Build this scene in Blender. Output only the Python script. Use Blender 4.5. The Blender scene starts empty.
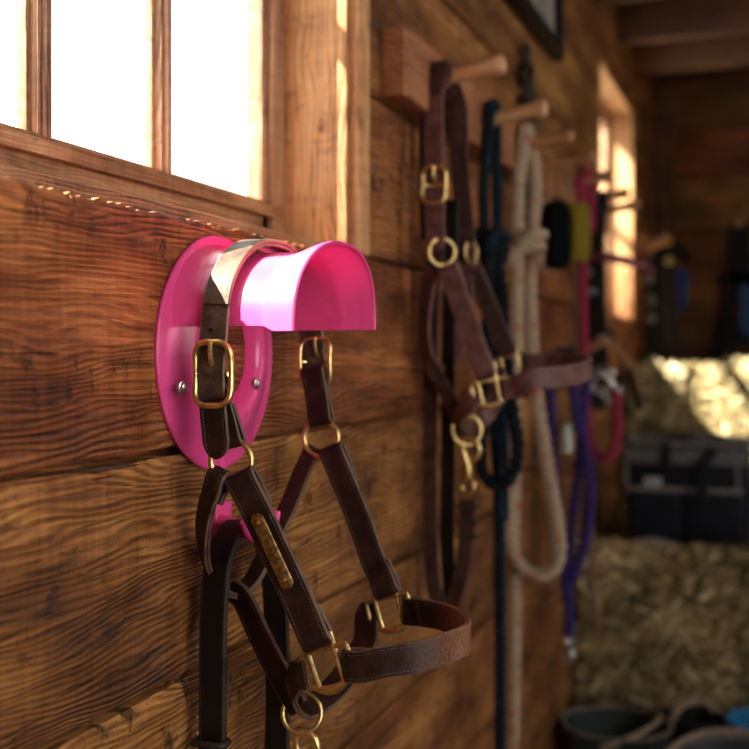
import bpy, bmesh, math, random
from mathutils import Vector as V, Matrix, noise
random.seed(7)
C = bpy.context.scene.collection
PI = math.pi

# ------------------------------------------------------------------ camera frame
F = 1150.0; HX, HY = 374.5, 355.0
TH = math.radians(19.63); ST, CT = math.sin(TH), math.cos(TH)
CAM = V((0.5, 0.0, 1.22))
FLOOR = -0.06; CEIL = 2.36; FAR = 4.85

def ray(px, py):
    u = (px-HX)/F; v = (HY-py)/F
    return V((-ST+u*CT, CT+u*ST, v))
def atx(px, py, x):
    d = ray(px, py); return CAM + d*((x-CAM.x)/d.x)
def aty(px, py, y):
    d = ray(px, py); return CAM + d*((y-CAM.y)/d.y)

# ------------------------------------------------------------------ scene graph helpers
def tag(o, label=None, cat=None, group=None, kind=None):
    if label: o['label'] = label
    if cat: o['category'] = cat
    if group: o['group'] = group
    if kind: o['kind'] = kind
    return o
def empty(name, loc, label=None, cat=None, group=None, kind=None):
    o = bpy.data.objects.new(name, None); C.objects.link(o); o.location = loc
    o.empty_display_size = .05
    return tag(o, label, cat, group, kind)
def worldloc(o):
    p = V((0,0,0))
    while o is not None:
        p += o.location; o = o.parent
    return p

class MB:
    """collects vertices and faces in world space; build() links them as one mesh object"""
    def __init__(s): s.v=[]; s.f=[]; s.uv={}; s.att=[]; s.mi=[]
    def add(s, vs, fs, uvs=None, att=0.0, mi=0):
        b=len(s.v); s.v += [V(p) for p in vs]; s.att += [att]*len(vs)
        for i,f in enumerate(fs):
            if uvs: s.uv[len(s.f)] = uvs[i]
            s.f.append([b+k for k in f]); s.mi.append(mi)
    def box(s, lo, hi, bev=0.0, att=0.0, mat=None, seg=2, mi=0):
        lo=V(lo); hi=V(hi); c=(lo+hi)/2; d=hi-lo
        bm=bmesh.new(); bmesh.ops.create_cube(bm,size=1)
        for v in bm.verts: v.co=V((v.co.x*d.x,v.co.y*d.y,v.co.z*d.z))
        if bev>0: bmesh.ops.bevel(bm,geom=bm.edges[:],offset=bev,segments=seg,profile=.6,affect='EDGES')
        bm.verts.index_update()
        M = mat if mat else Matrix.Identity(4)
        s.add([c + (M @ v.co) for v in bm.verts],[[q.index for q in f.verts] for f in bm.faces],att=att,mi=mi)
        bm.free()
    def tube(s, path, r, n=10, closed=False, cap=True, radii=None, flat=None, att=0.0, mi=0):
        P=[V(p) for p in path]; m=len(P)
        T=[]
        for i in range(m):
            if closed: t=P[(i+1)%m]-P[i-1]
            else: t=P[min(i+1,m-1)]-P[max(i-1,0)]
            T.append(t.normalized() if t.length>1e-9 else V((0,0,1)))
        a=V((0,0,1)) if abs(T[0].z)<.9 else V((1,0,0))
        N=(a-T[0]*a.dot(T[0])).normalized(); Ns=[N]
        for i in range(1,m):
            N=Ns[-1]-T[i]*Ns[-1].dot(T[i]); Ns.append(N.normalized())
        tw=0
        if closed:
            N=Ns[-1]-T[0]*Ns[-1].dot(T[0]); N.normalize()
            tw=math.atan2(N.cross(Ns[0]).dot(T[0]), N.dot(Ns[0]))
        vs=[]; fs=[]
        for i in range(m):
            B=T[i].cross(Ns[i]); rr=radii[i] if radii else r
            for k in range(n):
                th=2*PI*k/n + tw*i/m
                vs.append(P[i]+(Ns[i]*math.cos(th)+B*math.sin(th))*rr)
        for i in range(m if closed else m-1):
            j=(i+1)%m
            for k in range(n):
                l=(k+1)%n
                fs.append((i*n+k,i*n+l,j*n+l,j*n+k))
        if not closed and cap:
            fs.append(tuple(reversed(range(n)))); fs.append(tuple((m-1)*n+k for k in range(n)))
        s.add(vs,fs,att=att,mi=mi)
    def lathe(s, prof, c, axis, n=32, mi=0):
        ax=V(axis).normalized(); a=V((0,0,1)) if abs(ax.z)<.9 else V((1,0,0))
        e=(a-ax*a.dot(ax)).normalized(); g=ax.cross(e); c=V(c)
        vs=[]; fs=[]
        for (r,h) in prof:
            for k in range(n):
                th=2*PI*k/n; vs.append(c+ax*h+(e*math.cos(th)+g*math.sin(th))*r)
        for i in range(len(prof)-1):
            for k in range(n):
                l=(k+1)%n; fs.append((i*n+k,i*n+l,(i+1)*n+l,(i+1)*n+k))
        s.add(vs,fs,mi=mi)
    def build(s, name, mat, parent=None, loc=None, smooth=True, ang=42, **kw):
        me=bpy.data.meshes.new(name)
        if parent is not None: o0=worldloc(parent)
        elif loc is not None: o0=V(loc)
        else:
            n=max(1,len(s.v)); o0=V((sum(p.x for p in s.v)/n,sum(p.y for p in s.v)/n,min(p.z for p in s.v)))
        me.from_pydata([p-o0 for p in s.v],[],s.f)
        if s.uv:
            L=me.uv_layers.new(name='UVMap')
            for p in me.polygons:
                q=s.uv.get(p.index)
                if q:
                    for k,li in enumerate(p.loop_indices): L.data[li].uv=q[k]
        A=me.attributes.new('rnd','FLOAT','POINT'); A.data.foreach_set('value',s.att)
        bm=bmesh.new(); bm.from_mesh(me); bmesh.ops.recalc_face_normals(bm,faces=bm.faces[:]); bm.to_mesh(me); bm.free()
        for mm in (mat if isinstance(mat,(list,tuple)) else [mat]): me.materials.append(mm)
        if len(me.materials)>1:
            for p in me.polygons: p.material_index=s.mi[p.index]
        if smooth:
            for p in me.polygons: p.use_smooth=True
            me.set_sharp_from_angle(angle=math.radians(ang))
        o=bpy.data.objects.new(name,me); C.objects.link(o)
        if parent is not None: o.parent=parent
        else: o.location=o0
        return tag(o,**kw)

# ------------------------------------------------------------------ curve helpers
def crom(P, n=8, closed=False):
    """Catmull-Rom through P (Vectors of any length as tuples)"""
    P=[tuple(p) for p in P]; m=len(P); out=[]
    segs = m if closed else m-1
    for i in range(segs):
        if closed: p0,p1,p2,p3=P[i-1],P[i],P[(i+1)%m],P[(i+2)%m]
        else:
            p1,p2=P[i],P[i+1]
            p0=P[i-1] if i>0 else tuple(2*a-b for a,b in zip(p1,p2))
            p3=P[i+2] if i+2<m else tuple(2*a-b for a,b in zip(p2,p1))
        for k in range(n):
            t=k/n
            out.append(tuple(.5*((2*b)+(-a+c)*t+(2*a-5*b+4*c-d)*t*t+(-a+3*b-3*c+d)*t**3) for a,b,c,d in zip(p0,p1,p2,p3)))
    if not closed: out.append(P[-1])
    return out
def resample(P, step):
    P=[V(p) for p in P]; out=[P[0]]; acc=0
    for a,b in zip(P,P[1:]):
        L=(b-a).length
        if L<1e-9: continue
        d=step-acc
        while d<=L:
            out.append(a+(b-a)*(d/L)); d+=step
        acc=(acc+L)%step
    if (out[-1]-P[-1]).length>step*.3: out.append(P[-1])
    return out
def smooth_path(P, step=.006, n=12, closed=False): return resample([V(p) for p in crom([tuple(V(p)) for p in P],n,closed)],step)

# ------------------------------------------------------------------ materials
def newmat(name):
    m=bpy.data.materials.new(name); m.use_nodes=True; nt=m.node_tree; nt.nodes.clear()
    out=nt.nodes.new('ShaderNodeOutputMaterial'); b=nt.nodes.new('ShaderNodeBsdfPrincipled')
    nt.links.new(b.outputs[0],out.inputs[0]); return m,nt,b
class N:
    def __init__(s,nt): s.nt=nt
    def n(s,t,ins=None,**kw):
        x=s.nt.nodes.new(t)
        for k,v in kw.items(): setattr(x,k,v)
        for k,v in (ins or {}).items():
            if hasattr(v,'is_output') or isinstance(v,bpy.types.NodeSocket): s.nt.links.new(v,x.inputs[k])
            else: x.inputs[k].default_value=v
        return x
    def m(s,op,a,b=0.0,c=0.0):
        return s.n('ShaderNodeMath',{0:a,1:b,2:c},operation=op).outputs[0]
    def mix(s,f,a,b,mode='MIX'):
        x=s.n('ShaderNodeMix',data_type='RGBA',blend_type=mode)
        for k,v in ((0,f),(6,a),(7,b)):
            if isinstance(v,bpy.types.NodeSocket): s.nt.links.new(v,x.inputs[k])
            else: x.inputs[k].default_value=v
        return x.outputs[2]
    def ramp(s,f,stops):
        x=s.n('ShaderNodeValToRGB',{0:f}); e=x.color_ramp.elements
        while len(e)<len(stops): e.new(.5)
        for q,(p,c) in zip(e,stops): q.position=p; q.color=(*c,1) if len(c)==3 else c
        return x.outputs[0]
    def mr(s,v,a,b,c=0.,d=1.,t='SMOOTHSTEP'):
        return s.n('ShaderNodeMapRange',{'Value':v,'From Min':a,'From Max':b,'To Min':c,'To Max':d},interpolation_type=t).outputs[0]

def wood(name, along='Y', across='Z', dark=(.05,.017,.006), mid=(.22,.085,.028), light=(.40,.19,.075), rough=.62, freq=150, bump=.5, knots=1.0, saw=1.0, redattr=False, gouge=.5):
    m,nt,b=newmat(name); q=N(nt)
    tc=q.n('ShaderNodeTexCoord').outputs['Object']; geo=q.n('ShaderNodeNewGeometry').outputs['Position']
    sp=q.n('ShaderNodeSeparateXYZ',{0:geo if redattr or True else tc}); ax={'X':0,'Y':1,'Z':2}
    u=sp.outputs[ax[along]]; v=sp.outputs[ax[across]]; w=sp.outputs[[i for i in range(3) if i not in (ax[along],ax[across])][0]]
    rnd=q.n('ShaderNodeAttribute',attribute_name='rnd').outputs['Fac']
    off=q.m('MULTIPLY',rnd,13.7); fl=q.m('FLOOR',off); off2=q.m('MULTIPLY',rnd,7.3)
    def vec(a,bb,cc,o=True):
        x=q.m('MULTIPLY_ADD',u,a,off if o else 0.0); y=q.m('MULTIPLY_ADD',v,bb,off2); z=q.m('MULTIPLY',w,cc)
        return q.n('ShaderNodeCombineXYZ',{0:x,1:y,2:z}).outputs[0]
    # knots
    kv=q.n('ShaderNodeTexVoronoi',{'Vector':vec(2.6,5.2,5.2),'Scale':1.0,'Randomness':1.0},feature='F1')
    kd=kv.outputs['Distance']; kc=q.n('ShaderNodeSeparateColor',{0:kv.outputs['Color']}).outputs[0]
    kon=q.m('GREATER_THAN',kc,.62)
    nz=q.n('ShaderNodeTexNoise',{'Vector':vec(22,60,60),'Scale':1.0,'Detail':2.0}).outputs[0]
    kdn=q.m('MULTIPLY_ADD',nz,.05,kd)
    knot=q.m('MULTIPLY',q.mr(kdn,.10,.055),kon); knot=q.m('MULTIPLY',knot,knots)
    kterm=q.m('MULTIPLY',q.m('MULTIPLY',q.m('DIVIDE',1.1,q.m('ADD',kd,.10)),q.mr(kd,.42,.10)),kon)
    n1=q.n('ShaderNodeTexNoise',{'Vector':vec(1.7,7,7),'Scale':1.0,'Detail':3.0,'Roughness':.55}).outputs[0]
    n0=q.n('ShaderNodeTexNoise',{'Vector':vec(6,26,26),'Scale':1.0,'Detail':3.0,'Roughness':.6}).outputs[0]
    ph=q.m('ADD',q.m('MULTIPLY_ADD',v,freq*7.5,q.m('MULTIPLY_ADD',n1,130.0,q.m('MULTIPLY',n0,11.0))),q.m('MULTIPLY',kterm,2.6*knots))
    ring=q.m('MULTIPLY_ADD',q.m('SINE',ph),.5,.5)
    ring=q.m('POWER',ring,.7)
    fib=q.n('ShaderNodeTexNoise',{'Vector':vec(9,300,300),'Scale':1.0,'Detail':3.0,'Roughness':.65}).outputs[0]
    blot=q.n('ShaderNodeTexNoise',{'Vector':vec(3.2,10,10),'Scale':1.0,'Detail':4.0,'Roughness':.62}).outputs[0]
    sawn=q.n('ShaderNodeTexNoise',{'Vector':vec(120,9,9),'Scale':1.0,'Detail':2.0}).outputs[0]
    big=q.n('ShaderNodeTexNoise',{'Vector':vec(1.3,4,4),'Scale':1.0,'Detail':2.0}).outputs[0]
    ramp_=q.mr(big,.40,.64,.05,.19)
    val=q.m('ADD',q.m('MULTIPLY',ring,ramp_),q.m('MULTIPLY_ADD',fib,.62,q.m('MULTIPLY_ADD',blot,1.05,-.27)))
    val=q.m('ADD',val,q.m('MULTIPLY',q.m('SUBTRACT',sawn,.5),.22*saw))
    val=q.m('SUBTRACT',val,q.m('MULTIPLY',knot,.40))
    col=q.ramp(val,[(.32,dark),(.60,mid),(.92,light)])
    # gouges and tear-out across the grain
    gg=q.n('ShaderNodeTexNoise',{'Vector':vec(46,22,22),'Scale':1.0,'Detail':4.0,'Roughness':.7}).outputs[0]
    gm=q.n('ShaderNodeTexNoise',{'Vector':vec(3.0,6,6),'Scale':1.0,'Detail':1.0}).outputs[0]
    goug=q.m('MULTIPLY',q.m('MULTIPLY',q.mr(gg,.56,.66),q.mr(gm,.46,.60)),gouge)
    crk=q.n('ShaderNodeTexNoise',{'Vector':vec(7,130,130),'Scale':1.0,'Detail':3.0,'Roughness':.6}).outputs[0]
    crack=q.m('MULTIPLY',q.mr(crk,.62,.68),q.mr(st0:=q.n('ShaderNodeTexNoise',{'Vector':vec(2.2,9,9),'Scale':1.0,'Detail':2.0}).outputs[0],.45,.58))
    crack=q.m('MULTIPLY',crack,gouge)
    # dirt and old stains
    st=q.n('ShaderNodeTexNoise',{'Vector':vec(16,34,34),'Scale':1.0,'Detail':5.0,'Roughness':.7}).outputs[0]
    col=q.mix(q.mr(st,.57,.72,0,.75),col,(dark[0]*.6,dark[1]*.6,dark[2]*.6,1))
    col=q.mix(q.m('MULTIPLY',goug,.80),col,(dark[0]*.7,dark[1]*.6,dark[2]*.5,1)); col=q.mix(q.m('MULTIPLY',crack,.85),col,(dark[0]*.5,dark[1]*.5,dark[2]*.5,1))
    if redattr:
        hue=q.n('ShaderNodeAttribute',attribute_name='rnd').outputs['Fac']
        fr=q.m('FRACT',q.m('MULTIPLY',hue,1.0))
        tint=q.ramp(fr,[(0.0,(1.1,.78,.70)),(.5,(1.0,.98,.86)),(1.0,(.95,1.08,.95))])
        col=q.mix(1.0,col,tint,'MULTIPLY')
    nt.links.new(col,b.inputs['Base Color']); b.inputs['Roughness'].default_value=rough
    rr=q.mr(st,.3,.8,rough-.14,rough+.2,'LINEAR'); nt.links.new(rr,b.inputs['Roughness'])
    h=q.m('ADD',q.m('MULTIPLY_ADD',ring,.8,q.m('MULTIPLY',fib,1.0)),q.m('MULTIPLY',sawn,.6*saw))
    h=q.m('SUBTRACT',h,q.m('MULTIPLY_ADD',goug,1.2,q.m('MULTIPLY',crack,1.4)))
    bp=q.n('ShaderNodeBump',{'Strength':bump,'Distance':.0028,'Height':h}); nt.links.new(bp.outputs[0],b.inputs['Normal'])
    return m

def leather(name, c1, c2, edge, wear=.5, rough=.42, worn_at=None):
    m,nt,b=newmat(name); q=N(nt)
    geo=q.n('ShaderNodeNewGeometry').outputs['Position']
    uv=q.n('ShaderNodeUVMap').outputs[0]; s=q.n('ShaderNodeSeparateXYZ',{0:uv})
    e=q.m('MULTIPLY',q.m('ABSOLUTE',q.m('SUBTRACT',s.outputs[1],.5)),2.0)
    n1=q.n('ShaderNodeTexNoise',{'Vector':geo,'Scale':55.0,'Detail':5.0,'Roughness':.65}).outputs[0]
    n2=q.n('ShaderNodeTexNoise',{'Vector':geo,'Scale':420.0,'Detail':4.0,'Roughness':.7}).outputs[0]
    vor=q.n('ShaderNodeTexVoronoi',{'Vector':geo,'Scale':900.0},feature='F1').outputs[0]
    col=q.mix(q.mr(n1,.35,.68),(*c1,1),(*c2,1))
    # rubbed edges and scuffs
    ed=q.m('MULTIPLY',q.mr(e,.86,1.0),q.mr(n1,.3,.6,.35,1.0))
    sc=q.m('MULTIPLY',q.mr(n2,.60,.72),q.mr(n1,.45,.62))
    col=q.mix(q.m('MULTIPLY',q.m('MAXIMUM',ed,q.m('MULTIPLY',sc,.55)),wear),col,(*edge,1))
    if worn_at:
        c,r,wc=worn_at
        d=q.n('ShaderNodeVectorMath',{0:geo,1:c},operation='DISTANCE').outputs['Value']
        f=q.m('MULTIPLY',q.mr(d,r,r*.35),q.mr(n2,.38,.6,.25,1.0))
        col=q.mix(f,col,(*wc,1))
    nt.links.new(col,b.inputs['Base Color'])
    nt.links.new(q.mr(n1,.3,.7,rough-.08,rough+.16,'LINEAR'),b.inputs['Roughness'])
    b.inputs['Specular IOR Level'].default_value=.24
    h=q.m('ADD',q.m('MULTIPLY',vor,.6),q.m('MULTIPLY',n2,.8))
    bp=q.n('ShaderNodeBump',{'Strength':.35,'Distance':.0006,'Height':h}); nt.links.new(bp.outputs[0],b.inputs['Normal'])
    return m

def plain(name, col, rough=.5, metal=0., vary=.15, scale=60., bump=0., bscale=300., **kw):
    m,nt,b=newmat(name); q=N(nt)
    geo=q.n('ShaderNodeNewGeometry').outputs['Position']
    n1=q.n('ShaderNodeTexNoise',{'Vector':geo,'Scale':scale,'Detail':4.0}).outputs[0]
    c=q.mix(q.mr(n1,.35,.65),tuple(x*(1-vary) for x in col)+(1,),tuple(min(1,x*(1+vary)) for x in col)+(1,))
    nt.links.new(c,b.inputs['Base Color']); b.inputs['Metallic'].default_value=metal
    nt.links.new(q.mr(n1,.3,.7,max(.02,rough-.06),rough+.08,'LINEAR'),b.inputs['Roughness'])
    if bump:
        n2=q.n('ShaderNodeTexNoise',{'Vector':geo,'Scale':bscale,'Detail':3.0}).outputs[0]
        bp=q.n('ShaderNodeBump',{'Strength':bump,'Distance':.001,'Height':n2}); nt.links.new(bp.outputs[0],b.inputs['Normal'])
    if max(col)<.06: b.inputs['Specular IOR Level'].default_value=.2
    for k,v in kw.items(): b.inputs[k].default_value=v
    return m
def flecked(name, base, fleck, amt=.62, scale=160., rough=.9):
    m,nt,b=newmat(name); q=N(nt)
    geo=q.n('ShaderNodeNewGeometry').outputs['Position']
    b.inputs['Specular IOR Level'].default_value=.15
    n1=q.n('ShaderNodeTexNoise',{'Vector':geo,'Scale':scale*.35,'Detail':2.0}).outputs[0]
    n2=q.n('ShaderNodeTexNoise',{'Vector':geo,'Scale':scale*3,'Detail':3.0}).outputs[0]
    c=q.mix(q.mr(n2,.3,.7),tuple(x*.72 for x in base)+(1,),(*base,1))
    c=q.mix(q.mr(n1,amt,amt+.04,0,.7),c,(*fleck,1))
    nt.links.new(c,b.inputs['Base Color']); b.inputs['Roughness'].default_value=rough
    bp=q.n('ShaderNodeBump',{'Strength':.6,'Distance':.001,'Height':n2}); nt.links.new(bp.outputs[0],b.inputs['Normal'])
    return m
def brassmat():
    m,nt,b=newmat('brass'); q=N(nt)
    geo=q.n('ShaderNodeNewGeometry').outputs['Position']
    n1=q.n('ShaderNodeTexNoise',{'Vector':geo,'Scale':140.0,'Detail':5.0,'Roughness':.65}).outputs[0]
    c=q.mix(q.mr(n1,.42,.68),(.88,.64,.27,1),(.52,.35,.13,1))
    nt.links.new(c,b.inputs['Base Color']); b.inputs['Metallic'].default_value=1.
    nt.links.new(q.mr(n1,.3,.7,.28,.44,'LINEAR'),b.inputs['Roughness']); return m
def pinkmat():
    m=plain('pink_plastic',(.90,.088,.32),rough=.22,vary=.0,scale=18.)
    nt=m.node_tree; b=[x for x in nt.nodes if x.type=='BSDF_PRINCIPLED'][0]; out=[x for x in nt.nodes if x.type=='OUTPUT_MATERIAL'][0]
    b.inputs['Specular IOR Level'].default_value=.5
    tr=nt.nodes.new('ShaderNodeBsdfTranslucent'); tr.inputs[0].default_value=(.95,.10,.42,1)
    mx=nt.nodes.new('ShaderNodeMixShader'); mx.inputs[0].default_value=.16
    nt.links.new(b.outputs[0],mx.inputs[1]); nt.links.new(tr.outputs[0],mx.inputs[2]); nt.links.new(mx.outputs[0],out.inputs[0])
    return m
def glassmat():
    m=bpy.data.materials.new('window_glass'); m.use_nodes=True; nt=m.node_tree; nt.nodes.clear()
    out=nt.nodes.new('ShaderNodeOutputMaterial'); t=nt.nodes.new('ShaderNodeBsdfTransparent'); g=nt.nodes.new('ShaderNodeBsdfGlossy')
    t.inputs[0].default_value=(.96,.97,.97,1); g.inputs['Roughness'].default_value=.03
    f=nt.nodes.new('ShaderNodeFresnel'); f.inputs[0].default_value=1.45; mx=nt.nodes.new('ShaderNodeMixShader')
    gg=nt.nodes.new('ShaderNodeNewGeometry'); sb=nt.nodes.new('ShaderNodeMath'); sb.operation='SUBTRACT'; sb.inputs[0].default_value=1.; nt.links.new(gg.outputs['Backfacing'],sb.inputs[1])
    mu=nt.nodes.new('ShaderNodeMath'); mu.operation='MULTIPLY'; nt.links.new(f.outputs[0],mu.inputs[0]); nt.links.new(sb.outputs[0],mu.inputs[1])
    nt.links.new(mu.outputs[0],mx.inputs[0]); nt.links.new(t.outputs[0],mx.inputs[1]); nt.links.new(g.outputs[0],mx.inputs[2]); nt.links.new(mx.outputs[0],out.inputs[0])
    return m
def haymat():
    m,nt,b=newmat('hay'); q=N(nt)
    a=q.n('ShaderNodeAttribute',attribute_name='rnd').outputs['Fac']
    geo=q.n('ShaderNodeNewGeometry').outputs['Position']
    n1=q.n('ShaderNodeTexNoise',{'Vector':geo,'Scale':9.0,'Detail':4.0}).outputs[0]
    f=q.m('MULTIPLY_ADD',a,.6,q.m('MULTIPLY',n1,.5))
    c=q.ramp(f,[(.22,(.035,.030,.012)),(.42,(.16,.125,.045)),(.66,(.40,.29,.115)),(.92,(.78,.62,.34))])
    nt.links.new(c,b.inputs['Base Color']); b.inputs['Roughness'].default_value=.6
    return m

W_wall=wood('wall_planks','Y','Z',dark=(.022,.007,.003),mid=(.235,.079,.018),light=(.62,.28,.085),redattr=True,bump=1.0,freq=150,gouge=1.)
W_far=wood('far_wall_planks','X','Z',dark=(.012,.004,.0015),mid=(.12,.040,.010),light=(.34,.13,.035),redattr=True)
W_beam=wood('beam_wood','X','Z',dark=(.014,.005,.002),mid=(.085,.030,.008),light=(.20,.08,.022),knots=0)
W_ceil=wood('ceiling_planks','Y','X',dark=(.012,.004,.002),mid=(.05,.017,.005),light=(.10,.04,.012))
W_sash=wood('sash_wood','Y','Z',dark=(.07,.028,.012),mid=(.32,.15,.065),light=(.60,.36,.19),knots=0,bump=.3,freq=260)
W_sashV=wood('sash_upright_wood','Z','Y',dark=(.07,.028,.012),mid=(.32,.16,.08),light=(.60,.38,.21),knots=0,bump=.3,freq=200)
W_jamb=wood('jamb_wood','Z','X',dark=(.16,.055,.018),mid=(.50,.24,.09),light=(.72,.42,.19),knots=.6,bump=.3,freq=110)
W_rail=wood('rail_wood','Y','Z',dark=(.10,.03,.012),mid=(.34,.125,.045),light=(.46,.21,.08),knots=0,freq=120,bump=.25)
W_peg=wood('peg_wood','X','Z',dark=(.22,.09,.035),mid=(.48,.23,.095),light=(.66,.38,.19),knots=0,freq=200,bump=.15,saw=.3,rough=.45)
L_near=leather('halter_leather',(.020,.008,.006),(.045,.017,.012),(.20,.12,.08),wear=.75,rough=.38)
L_crown=leather('crown_leather',(.040,.022,.014),(.12,.070,.042),(.34,.24,.15),wear=.9,rough=.5)
L_nose=leather('noseband_leather',(.022,.010,.007),(.050,.022,.015),(.22,.13,.085),wear=.8,rough=.36,worn_at=((.240,.955,.975),.095,(.34,.15,.085)))
L_black=leather('black_leather',(.006,.0045,.004),(.012,.008,.006),(.07,.05,.035),wear=.6,rough=.42)
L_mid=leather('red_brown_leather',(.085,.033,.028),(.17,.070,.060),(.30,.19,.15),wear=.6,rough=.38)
L_far=leather('dark_red_brown_leather',(.035,.015,.012),(.075,.032,.026),(.15,.09,.07),wear=.5,rough=.42)  # darker red-brown copy; also holds the shade of the far crown strap
L_tan=leather('tan_leather',(.20,.09,.035),(.32,.15,.06),(.4,.25,.14),wear=.5,rough=.5)
L_maroon=leather('maroon_leather',(.10,.018,.028),(.17,.035,.045),(.3,.12,.1),wear=.4,rough=.4)
M_thread=plain('stitch_thread',(.13,.095,.07),rough=.8,vary=.4,scale=300.)
M_thread_dark=plain('dark_thread',(.05,.035,.025),rough=.8,vary=.3,scale=300.)
BRASS=brassmat()
STEEL=plain('steel',(.62,.60,.58),rough=.3,metal=1.)
STEEL_D=plain('tarnished_steel',(.30,.28,.27),rough=.4,metal=1.,vary=.4)
IRON=plain('dark_iron',(.05,.045,.04),rough=.5,metal=.8,bump=.3)
PINK=pinkmat()
GLASS=glassmat(); HAY=haymat()

# ------------------------------------------------------------------ leather strap
def strap_mesh(ctrl, w, th, step=.004, nper=12, layered=True, tip=0., tip0=0., closed=False, stitch=None, sside=1, smargin=.0032):
    """ctrl: [(pos, normal)] ; returns (MB strap, MB stitches or None)"""
    data=crom([tuple(V(p))+tuple(V(n).normalized()) for p,n in ctrl],nper,closed)
    if closed: data.append(data[0])
    P=[V(d[:3]) for d in data]; Nn=[V(d[3:]) for d in data]
    s=[0.]
    for a,b in zip(P,P[1:]): s.append(s[-1]+(b-a).length)
    L=s[-1]; m=max(3,int(L/step))
    pts=[];nrm=[];j=0
    for i in range(m+1):
        x=L*i/m
        while j<len(s)-2 and s[j+1]<x: j+=1
        f=(x-s[j])/max(1e-9,s[j+1]-s[j]); pts.append(P[j].lerp(P[j+1],f)); nrm.append(Nn[j].lerp(Nn[j+1],f))
    a=w/2; t=th/2; b=min(th*.22,.0009); g=.0006
    if layered: prof=[(-a+b,t),(a-b,t),(a,t-b),(a,g),(a-.0009,0),(a,-g),(a,-t+b),(a-b,-t),(-a+b,-t),(-a,-t+b),(-a,-g),(-a+.0009,0),(-a,g),(-a,t-b)]
    else: prof=[(-a+b,t),(a-b,t),(a,t-b),(a,-t+b),(a-b,-t),(-a+b,-t),(-a,-t+b),(-a,t-b)]
    mb=MB(); k=len(prof); vs=[];fs=[];uvs=[]; fr=[]
    for i in range(m+1):
        T=(pts[min(i+1,m)]-pts[max(i-1,0)])
        if closed and i in (0,m): T=pts[1]-pts[m-1]
        T.normalize()
        n=nrm[i]-T*nrm[i].dot(T)
        if n.length<1e-5: n=fr[-1][1] if fr else V((0,0,1))
        n.normalize(); W=T.cross(n); x=L*i/m; ws=1.
        if tip and L-x<tip: ws=max(.12,math.sqrt(max(0,1-((tip-(L-x))/tip)**2)))
        if tip0 and x<tip0: ws=max(.12,math.sqrt(max(0,1-((tip0-x)/tip0)**2)))
        fr.append((T,n,W,ws))
        wob=1+.012*noise.noise(V((x*60,w*99,pts[0].x*50)))
        for (p,q_) in prof: vs.append(pts[i]+W*(p*ws*wob)+n*q_)
    for i in range(m):
        for c in range(k):
            d=(c+1)%k; fs.append((i*k+c,i*k+d,(i+1)*k+d,(i+1)*k+c))
            u0,u1=L*i/m,L*(i+1)/m; v0,v1=prof[c][0]/w+.5,prof[d][0]/w+.5
            uvs.append(((u0,v0),(u0,v1),(u1,v1),(u1,v0)))
    if not closed:
        for base in (0,m*k):
            fs.append(tuple(base+c for c in range(k))); uvs.append(tuple((0,prof[c][0]/w+.5) for c in range(k)))
    mb.add(vs,fs,uvs)
    sm=None
    if stitch:
        sm=MB(); x0,x1=stitch; x0=max(x0,.004) if x0>=0 else L+x0; x1=min(x1,L-.004) if x1>0 else L+x1
        x=x0
        while x<x1:
            i=min(m-1,int(x/L*m)); f=x/L*m-i
            c=pts[i].lerp(pts[i+1],f); T,n,W,ws=fr[i]
            for sd in (-1,1):
                for face in ((1,-1) if sside==0 else (sside,)):
                    o=c+W*(sd*(a*ws-smargin))+n*(face*t)
                    dT=T*.0011; dW=W*.0003; dn=n*(face*.00028)
                    sm.add([o-dT-dW,o+dT-dW,o+dT+dW,o-dT+dW,o-dT*.7-dW*.6+dn,o+dT*.7-dW*.6+dn,o+dT*.7+dW*.6+dn,o-dT*.7+dW*.6+dn],
                           [(0,1,5,4),(1,2,6,5),(2,3,7,6),(3,0,4,7),(4,5,6,7)])
            x+=.0033
    return mb,sm
def strap(name, ctrl, w, th, mat, root, thread=M_thread, label=None, **kw):
    mb,sm=strap_mesh(ctrl,w,th,**kw)
    o=mb.build(name,mat,root)
    if label: o['label']=label
    if sm: sm.build('stitching',thread,o)
    return o
def fold(P, d, n, th, L=.032, rr=.0030):
    """control points of a strap end folded round a bar of radius rr at P and then running along d; n = outer normal"""
    P=V(P); d=V(d).normalized(); n=V(n).normalized(); k=th/2+rr
    return [(P+d*L-n*(th*.55),-n),(P+d*(k*1.6)-n*(k*.95),-n),(P-n*k,-n-d*.1),(P-n*(k*.7)-d*k*.72,(-n-d)),(P-d*k,-d),(P+n*(k*.7)-d*k*.72,(n-d)),(P+n*k,n-d*.1),(P+d*(k*2.2)+n*(k*.85),n)]
def rounded_rect(c, ex, ey, w, h, r, n=5, bulge=0.):
    pts=[]
    for (sx,sy,a0) in ((1,1,0),(-1,1,90),(-1,-1,180),(1,-1,270)):
        for i in range(n+1):
            a=math.radians(a0+90*i/n); pts.append((sx*(w/2-r)+r*math.cos(a),sy*(h/2-r)+r*math.sin(a)))
    out=[]
    for i,p in enumerate(pts):
        q_=pts[(i+1)%len(pts)]; L=math.hypot(q_[0]-p[0],q_[1]-p[1]); k=max(1,int(L/.003))
        for j in range(k): out.append((p[0]+(q_[0]-p[0])*j/k,p[1]+(q_[1]-p[1])*j/k))
    ez=V(ex).cross(V(ey))
    return [V(c)+V(ex)*x+V(ey)*y+ez*(bulge*(1-(2*y/h)**2)) for x,y in out]
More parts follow.
